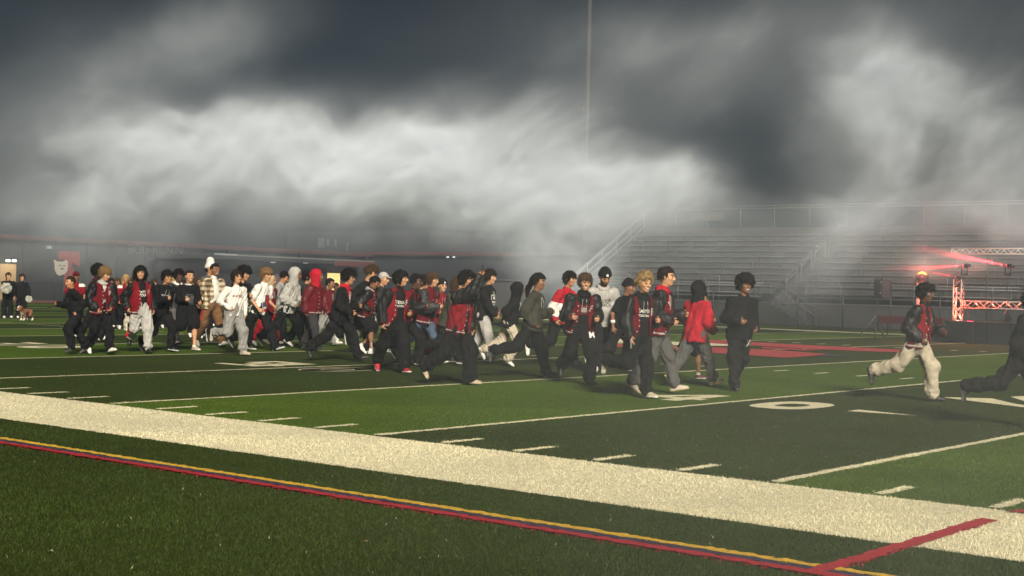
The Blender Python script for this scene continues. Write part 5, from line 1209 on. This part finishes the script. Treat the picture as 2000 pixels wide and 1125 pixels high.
BANDP = [(214,638,548,20,'dark'),(226,642,546,10,'brown'),(236,640,545,35,'light'),(243,644,536,5,'blond'),(253,642,548,-10,'brown'),(262,646,532,15,'dark'),(296,640,545,30,'brown'),(322,638,546,0,'dark'),(331,642,541,25,'blond'),(352,640,548,40,'dark'),(374,638,550,-15,'brown'),(427,640,547,15,'dark')]
WHERE = ['leftmost of its squad, behind the jacket with grey hood', 'second from left in its squad', 'holding a white pom pom', 'fair haired, left of the white dog', 'right behind the white dog', 'dark haired, tall, left of the long haired runner', 'glimpsed behind the long haired runner in front', 'glimpsed above the smiling runner with shaggy hair', 'fair haired, just above the smiling shaggy runner', 'glimpsed between glasses and black shorts runner', 'glimpsed right of the black shorts runner', 'glimpsed right of the plaid overshirt']
for i, (px, py, top, phi, hr) in enumerate(BANDP):
    add('band%d' % i, px, py, top, phi, 'person in red and white uniform ' + WHERE[i], rb.choice((STAND, WALK_A, WALK_B)), rb.choice(('light','tan','brown')), hr, rb.choice(('fringe','tied','short','long')), rb.choice(('long','quarter')), 'red', shoulder='white', lc='black', shoe='white', group=BAND, fine=1.5)

# things held, dogs
def pompom(loc, r, label, seed, group='white pom poms'):
    rng = np.random.default_rng(seed); o = empty('pom_pom', loc); tag(o, label, 'pom pom', group)
    n = 420; d = rng.normal(size=(n, 3)); d /= np.linalg.norm(d, axis=1)[:, None]; a = np.cross(d, rng.normal(size=(n, 3))); a /= np.linalg.norm(a, axis=1)[:, None]
    L = r*rng.uniform(0.75, 1.1, n)[:, None]; w = 0.010; sag = np.array([0, 0, -0.12*r])
    p0 = d*0.02; p1 = d*L*0.6+a*0.01; p2 = d*L+sag
    V = np.stack([p0-a*w, p0+a*w, p1+a*w, p1-a*w, p2+a*w*0.6, p2-a*w*0.6], 1).reshape(-1, 3)
    F = np.concatenate([np.arange(n)[:, None]*6+np.array([0,1,2,3]), np.arange(n)[:, None]*6+np.array([3,2,4,5])])
    link_mesh('streamers', np_mesh('streamers', V, F, mat('pompom_white', (0.72,0.72,0.66), 0.5)), o)
    MB().tube([(0,0,-0.07),(0,0,0.07)], 0.016, 8).build('handle', BLACKP, o)
def hand_at(key, sd, ext=0.09):
    r, J = PEOPLE[key]; bpy.context.view_layer.update(); return r.matrix_world @ Vector((J['wr'+sd]+J['fa'+sd]*ext*J['s']).tolist())
pompom(hand_at('cheer1', 'R'), 0.21, 'large round white pom pom held by the person at the far left edge', 1)
pompom(hand_at('cheer2', 'L'), 0.13, 'smaller white pom pom hanging beside the brown dog', 2)
pompom(hand_at('band2', 'L'), 0.12, 'white pom pom held in the red squad behind the pocket walker', 3)
pompom(hand_at('band9', 'R'), 0.12, 'white pom pom glimpsed before the black shorts runner', 4)
def phone(key, sd, label, tilt=0.2):
    r, J = PEOPLE[key]; p = hand_at(key, sd, 0.115); o = empty('phone', p, r.rotation_euler.z+tilt); tag(o, label, 'phone')
    MB().box(-0.006,-0.038,-0.055,0.004,0.038,0.095).build('case', BLACKP, o)
    MB().box(-0.0085,-0.034,-0.050,-0.0065,0.034,0.090).build('screen', mat('screen_dark', (0.02,0.022,0.03), 0.15), o)
phone('filming', 'R', 'dark phone held up high by the person filming')
o = empty('phone', hand_at('blond', 'R', 0.11), 0.4); tag(o, 'pale silver phone held low by the blond runner', 'phone')
MB().box(-0.005,-0.036,-0.08,0.005,0.036,0.06).build('case', mat('silver', (0.6,0.6,0.6), 0.3, 0.6), o)
a_ = PEOPLE['armband']; J = a_[1]
m_ = MB(); p0 = J['elR']*0.55+J['wrR']*0.45; m_.tube([Vector(p0.tolist()), Vector((p0+J['faR']*0.06).tolist())], 0.047, 14); m_.build('armband', cloth('white'), a_[0])
def dog(px, py, phi, label, coat, coat2, size=1.0):
    gp = ground(px, py); s = size
    fh = Vector((FWD.x, FWD.y, 0)).normalized(); rh = Vector((RGT.x, RGT.y, 0)).normalized(); a = math.radians(phi); dr = -math.cos(a)*fh+math.sin(a)*rh
    root = empty('dog', gp, math.atan2(dr.y, dr.x)); tag(root, label, 'dog', 'leashed dogs at the left')
    K = Skin(0.011); v = lambda x, y, z: np.array([x, y, z])*s
    K.cap(v(0.16,0,0.34), v(-0.02,0,0.35), 0.125*s, 0.105*s, 0.05); K.cap(v(-0.02,0,0.35), v(-0.22,0,0.36), 0.100*s, 0.092*s, 0.05)
    K.cap(v(0.22,0,0.40), v(0.33,0,0.47), 0.095*s, 0.088*s, 0.05); K.ell(v(0.36,0,0.49), np.eye(3), (0.095*s,0.10*s,0.092*s), 0.04)
    K.ell(v(0.44,0,0.455), np.eye(3), (0.058*s,0.072*s,0.052*s), 0.03); K.ell(v(0.43,0,0.415), np.eye(3), (0.045*s,0.058*s,0.028*s), 0.02)
    for q in (-1, 1):
        K.cap(v(0.34,q*0.075,0.555), v(0.32,q*0.115,0.545), 0.024*s, 0.014*s, 0.015); K.ell(v(0.43,q*0.055,0.42), np.eye(3), (0.035*s,0.022*s,0.042*s), 0.02)
        st_ = 0.05*q
        K.cap(v(0.18,q*0.095,0.32), v(0.15,q*0.105,0.19), 0.062*s, 0.042*s, 0.04); K.cap(v(0.15,q*0.105,0.19), v(0.17+st_,q*0.105,0.045), 0.040*s, 0.033*s, 0.02); K.cap(v(0.17+st_,q*0.105,0.035), v(0.215+st_,q*0.105,0.028), 0.036*s, 0.030*s, 0.02)
        K.cap(v(-0.20,q*0.075,0.34), v(-0.14,q*0.095,0.21), 0.075*s, 0.050*s, 0.04); K.cap(v(-0.14,q*0.095,0.21), v(-0.26-st_,q*0.09,0.14), 0.046*s, 0.032*s, 0.02); K.cap(v(-0.26-st_,q*0.09,0.14), v(-0.245-st_,q*0.09,0.04), 0.031*s, 0.029*s, 0.02); K.cap(v(-0.245-st_,q*0.09,0.034), v(-0.20-st_,q*0.09,0.027), 0.033*s, 0.028*s, 0.02)
    K.cap(v(-0.31,0,0.41), v(-0.37,0,0.44), 0.026*s, 0.016*s, 0.02)
    V, F = K.mesh(); q = V[F].mean(1)/s; mi = np.zeros(len(F), np.int32)
    mi[(q[:,0] > 0.24) & (np.abs(q[:,1]) < 0.03) | (q[:,2] < 0.10) | (q[:,2] < 0.30) & (q[:,0] > 0.1) & (np.abs(q[:,1]) < 0.07)] = 1
    mi[(q[:,0] > 0.475) & (np.abs(q[:,1]) < 0.028) & (np.abs(q[:,2]-0.475) < 0.02)] = 2
    for sg in (-1, 1): mi[(np.linalg.norm(q-np.array([0.437,sg*0.042,0.515]), axis=1) < 0.016)] = 2
    b = link_mesh('body', np_mesh('body', V, F, [mat('coat_'+label[:5].strip(), coat, 0.8, var=0.25, vscale=9, bump=0.3, bscale=120), mat('coat_light', coat2, 0.8, var=0.1), BLACKP], mi, True), root)
    m = MB(); ring = [v(0.275+0.03*math.sin(t),0.108*math.cos(t),0.43+0.10*math.sin(t)*0.9) for t in np.linspace(0, 2*math.pi, 15)]; m.tube([tuple(p) for p in ring], 0.012*s, 6); m.build('collar', mat('dog_collar', (0.25,0.02,0.03), 0.6), root)
    return root, s
d1 = dog(50, 626, -20, 'brown and white bulldog standing in front of the person in black', (0.20,0.085,0.04), (0.62,0.58,0.50), 0.92)
d2 = dog(251, 646, 200, 'white bulldog walking just left of the pale grey sweatpants', (0.60,0.56,0.46), (0.66,0.63,0.55), 0.92)
def leash(d, key, sd, label, col):
    bpy.context.view_layer.update(); a = d[0].matrix_world @ Vector((0.24*d[1], 0, 0.53*d[1])); b = hand_at(key, sd); pts = []
    for i in range(9):
        t = i/8; p = a.lerp(b, t); p.z -= 0.10*math.sin(math.pi*t); pts.append(p-a)
    o = empty('leash', a); tag(o, label, 'leash'); MB().tube(pts, 0.012, 6).build('strap', col, o)
leash(d1, 'polo', 'R', 'black leash running from the brown bulldog to the red polo shirt', BLACKP)
leash(d2, 'band1', 'L', 'pale leash running from the white bulldog up to the red squad', cloth('lgrey'))
# ------------------------------------------------------------------ smoke and haze
def smoke(SD, BLOBS, s0, s1, d0, d1, z0, z1, SV, DV, dens, g, col, seed, warp=1.0, soft=1.5, fq=0.42, dsig=1.45):
    nx, ny, nz = int((s1-s0)/SV), int((d1-d0)/DV), int((z1-z0)/SV)
    S = (np.arange(nx)+0.5)/nx*(s1-s0)+s0; D = (np.arange(ny)+0.5)/ny*(d1-d0)+d0; Z = (np.arange(nz)+0.5)/nz*(z1-z0)+z0
    S, D, Z = np.meshgrid(S, D, Z, indexing='ij')
    shp = S.shape
    D2 = D*0.45                                # drawn out along the line of drift and through the depth of the bank
    w1 = fbm(S, D2, Z, 0.17, 4, seed)-0.5; w2 = fbm(S, D2, Z, 0.17, 4, seed+10)-0.5
    Sw = S + 4.4*warp*w1; Zw = Z + 3.6*warp*w2
    k = SD/FPX
    rho = np.zeros(shp, np.float32); veil = np.zeros(shp, np.float32)
    def cz(px, py): return (px-1000)*k, CAM_H+(567.6+(px-1000)*0.02575-py)*k
    # a bank of drifting clouds: centre and radii by size on the bank, amount, depth offset, tilt
    for px, py, rx, ry, amp, dd, tilt in BLOBS:
        cs, c_z = cz(px, py); a, b = rx*k, ry*k
        u = Sw-cs; v = Zw-c_z; ct, st_ = math.cos(tilt), math.sin(tilt)
        q = ((u*ct+v*st_)/a)**2 + ((-u*st_+v*ct)/b)**2 + ((D-dd)/dsig)**2
        if amp < 0.0165 and warp > 0.5: veil += amp*np.exp(-q)
        else: rho += amp*np.exp(-q)
    ca, sa = math.cos(0.42), math.sin(0.42)
    U = (S*ca+Z*sa)*0.62+3.6*warp*w1; W_ = (-S*sa+Z*ca)+3.0*warp*w2
    v1 = fbm(U, D2, W_, 0.5, 3, seed+20)-0.5
    n = fbm(U+1.1*v1, D2, W_+1.1*v1, fq, 7, seed+30, 0.66); n2 = fbm(U-0.8*v1, D2+5, W_+0.9*v1, fq*2.6, 5, seed+40, 0.7)
    tex = np.clip((n-0.38)/0.21, 0, 1.8)**1.15*(0.45+1.0*np.clip((n2-0.33)/0.32, 0, 1.3))
    rho = rho*(0.32+0.84*tex)+veil*(0.7+0.42*tex)
    edge = np.clip((s1-np.abs(S))/3, 0, 1)*np.clip((d1-np.abs(D))/soft, 0, 1)*np.clip((Z-z0)/1.0, 0, 1)*np.clip((z1-Z)/0.8, 0, 1)
    rho *= edge
    pts = np.zeros((nx*ny*nz, 3), np.float32)
    me = bpy.data.meshes.new('smoke'); me.vertices.add(len(pts)); me.vertices.foreach_set('co', pts.ravel())
    at = me.attributes.new('amount', 'FLOAT', 'POINT'); at.data.foreach_set('value', (rho*200.0).astype(np.float32).ravel())
    o = link_mesh('smoke', me)
    o.location = (CAM_X+SD*FWD.x, CAM_Y+SD*FWD.y, 0); o.rotation_euler = (0, 0, -YAW)
    ng = bpy.data.node_groups.new('smoke_grid', 'GeometryNodeTree')
    ng.interface.new_socket('Geometry', in_out='INPUT', socket_type='NodeSocketGeometry'); ng.interface.new_socket('Geometry', in_out='OUTPUT', socket_type='NodeSocketGeometry')
    N, L = ng.nodes, ng.links
    gi, go = N.new('NodeGroupInput'), N.new('NodeGroupOutput')
    vc = N.new('GeometryNodeVolumeCube'); vc.inputs['Min'].default_value = (s0, d0, z0); vc.inputs['Max'].default_value = (s1, d1, z1)
    vc.inputs['Resolution X'].default_value = nx; vc.inputs['Resolution Y'].default_value = ny; vc.inputs['Resolution Z'].default_value = nz
    pos = N.new('GeometryNodeInputPosition'); sep = N.new('ShaderNodeSeparateXYZ'); L.new(pos.outputs[0], sep.inputs[0])
    def mth(op, a, b):
        n = N.new('ShaderNodeMath'); n.operation = op
        for i, v in enumerate((a, b)):
            if isinstance(v, (int, float)): n.inputs[i].default_value = v
            else: L.new(v, n.inputs[i])
        return n.outputs[0]
    idx = []
    for ax, lo, hi, nn in (('X', s0, s1, nx), ('Y', d0, d1, ny), ('Z', z0, z1, nz)):
        f = mth('FLOOR', mth('MULTIPLY', mth('SUBTRACT', sep.outputs[ax], lo), nn/(hi-lo)), 0)
        idx.append(mth('MAXIMUM', mth('MINIMUM', f, nn-1), 0))
    lin = mth('ADD', mth('MULTIPLY', mth('ADD', mth('MULTIPLY', idx[0], ny), idx[1]), nz), idx[2])
    na = N.new('GeometryNodeInputNamedAttribute'); na.data_type = 'FLOAT'; na.inputs['Name'].default_value = 'amount'
    si = N.new('GeometryNodeSampleIndex'); si.data_type = 'FLOAT'; si.domain = 'POINT'; si.clamp = True
    L.new(gi.outputs[0], si.inputs['Geometry']); L.new(na.outputs['Attribute'], si.inputs['Value']); L.new(lin, si.inputs['Index'])
    L.new(si.outputs[0], vc.inputs['Density'])
    sm = N.new('GeometryNodeSetMaterial'); L.new(vc.outputs[0], sm.inputs['Geometry']); L.new(sm.outputs[0], go.inputs[0])
    o.name = 'smoke'; m = bpy.data.materials.new('smoke'); m.use_nodes = True; nt = m.node_tree; nt.nodes.remove(nt.nodes['Principled BSDF'])
    pv = nt.nodes.new('ShaderNodeVolumePrincipled'); pv.inputs['Color'].default_value = (*col, 1); pv.inputs['Density'].default_value = dens/200.0       # the grid holds 200 times the amount, clear of the clipping threshold
    pv.inputs['Anisotropy'].default_value = g
    nt.links.new(pv.outputs[0], nt.nodes['Material Output'].inputs['Volume'])
    sm.inputs['Material'].default_value = m; me.materials.append(m)
    md = o.modifiers.new('smoke_grid', 'NODES'); md.node_group = ng
    tag(o, kind='stuff')
BLOBS = [                                     # centre x, y, radii, amount, depth offset, tilt
 (790,358,130,55,0.50,0,0.1), (700,362,210,58,0.09,0,0.0), (610,318,220,66,0.08,0,-0.05), (440,290,230,70,0.045,0,0.0), (290,340,220,100,0.026,0,0.0), (960,318,110,78,0.065,0,0.3),
 (1060,262,90,62,0.036,0,0.4), (1170,370,150,70,0.06,0,0.0), (1290,335,60,42,0.07,0,0.2), (1000,375,250,50,0.026,0,0.0), (130,410,230,55,0.007,0,0.0), (520,415,460,42,0.020,0,0.0),
 (400,40,170,60,0.012,0,0.3), (250,140,220,80,0.007,0,0.2), (1220,110,170,60,0.006,0,0.5), (1500,60,450,80,0.006,0,0.0), (1350,190,200,70,0.006,0,0.3),
 (1640,180,120,60,0.016,0,0.5), (1690,235,90,100,0.075,0,0.2), (1790,200,150,50,0.040,0,-0.3), (1625,340,70,120,0.050,0,-0.3), (1905,320,105,100,0.045,0,0.3), (1985,430,80,60,0.0168,0,0.0),
 (750,460,420,55,0.005,0,0.0), (300,500,320,40,0.002,0,0.0), (650,230,420,70,0.006,0,0.0), (1140,440,90,120,0.06,0,0.0), (1250,110,330,130,0.0035,0,0.0), (1750,90,350,110,0.004,0,0.0), (850,480,300,40,0.002,0,0.0), (250,490,350,35,0.002,0,0.0), (60,250,120,200,0.006,0,0.0), (1500,450,480,80,0.0075,0,0.0),
]
smoke(54.0, BLOBS, -27.0, 27.0, -3.2, 3.2, 0.6, 15.4, 0.095, 0.30, 8.6, -0.52, (0.785, 0.865, 0.97), 1)
# thin volume added at the camera's right, standing in for a lens flare veil
smoke(5.0, [(1850, 760, 800, 460, 0.054, 0, 0.0), (1200, 800, 420, 300, 0.016, 0, 0.0)], -1.6, 4.2, -3.4, 3.4, -1.0, 3.6, 0.15, 0.35, 1.0, 0.0, (0.88, 0.94, 1.0), 31, 0.06, 1.2, 0.5, 1.75)
# fog added and shaped along the red beams so they show and fade
smoke(52.4, [(1815, 520, 75, 20, 0.15, 0.6, 0.0), (1905, 506, 60, 16, 0.15, 0.6, -0.15), (1806, 512, 26, 26, 0.13, 0.4, 0.0)], 12.5, 20.5, -2.2, 2.8, 0.9, 5.0, 0.12, 0.3, 1.0, -0.2, (0.9, 0.95, 1.0), 41, 0.03, 0.8, 0.9, 1.1)
sc.cycles.volume_step_rate = 4.0
hz = MB().box(-120, -25, -1.0, 40, 112, 29).build('haze', mat('haze_tmp', (1,1,1)))
hm = bpy.data.materials.new('haze_air'); hm.use_nodes = True; hm.node_tree.nodes.remove(hm.node_tree.nodes['Principled BSDF'])
pv = hm.node_tree.nodes.new('ShaderNodeVolumePrincipled'); pv.inputs['Density'].default_value = 0.0005; pv.inputs['Color'].default_value = (0.50,0.70,1.0,1); pv.inputs['Anisotropy'].default_value = -0.1
hm.node_tree.links.new(pv.outputs[0], hm.node_tree.nodes['Material Output'].inputs['Volume'])
hz.data.materials.clear(); hz.data.materials.append(hm); tag(hz, kind='stuff')
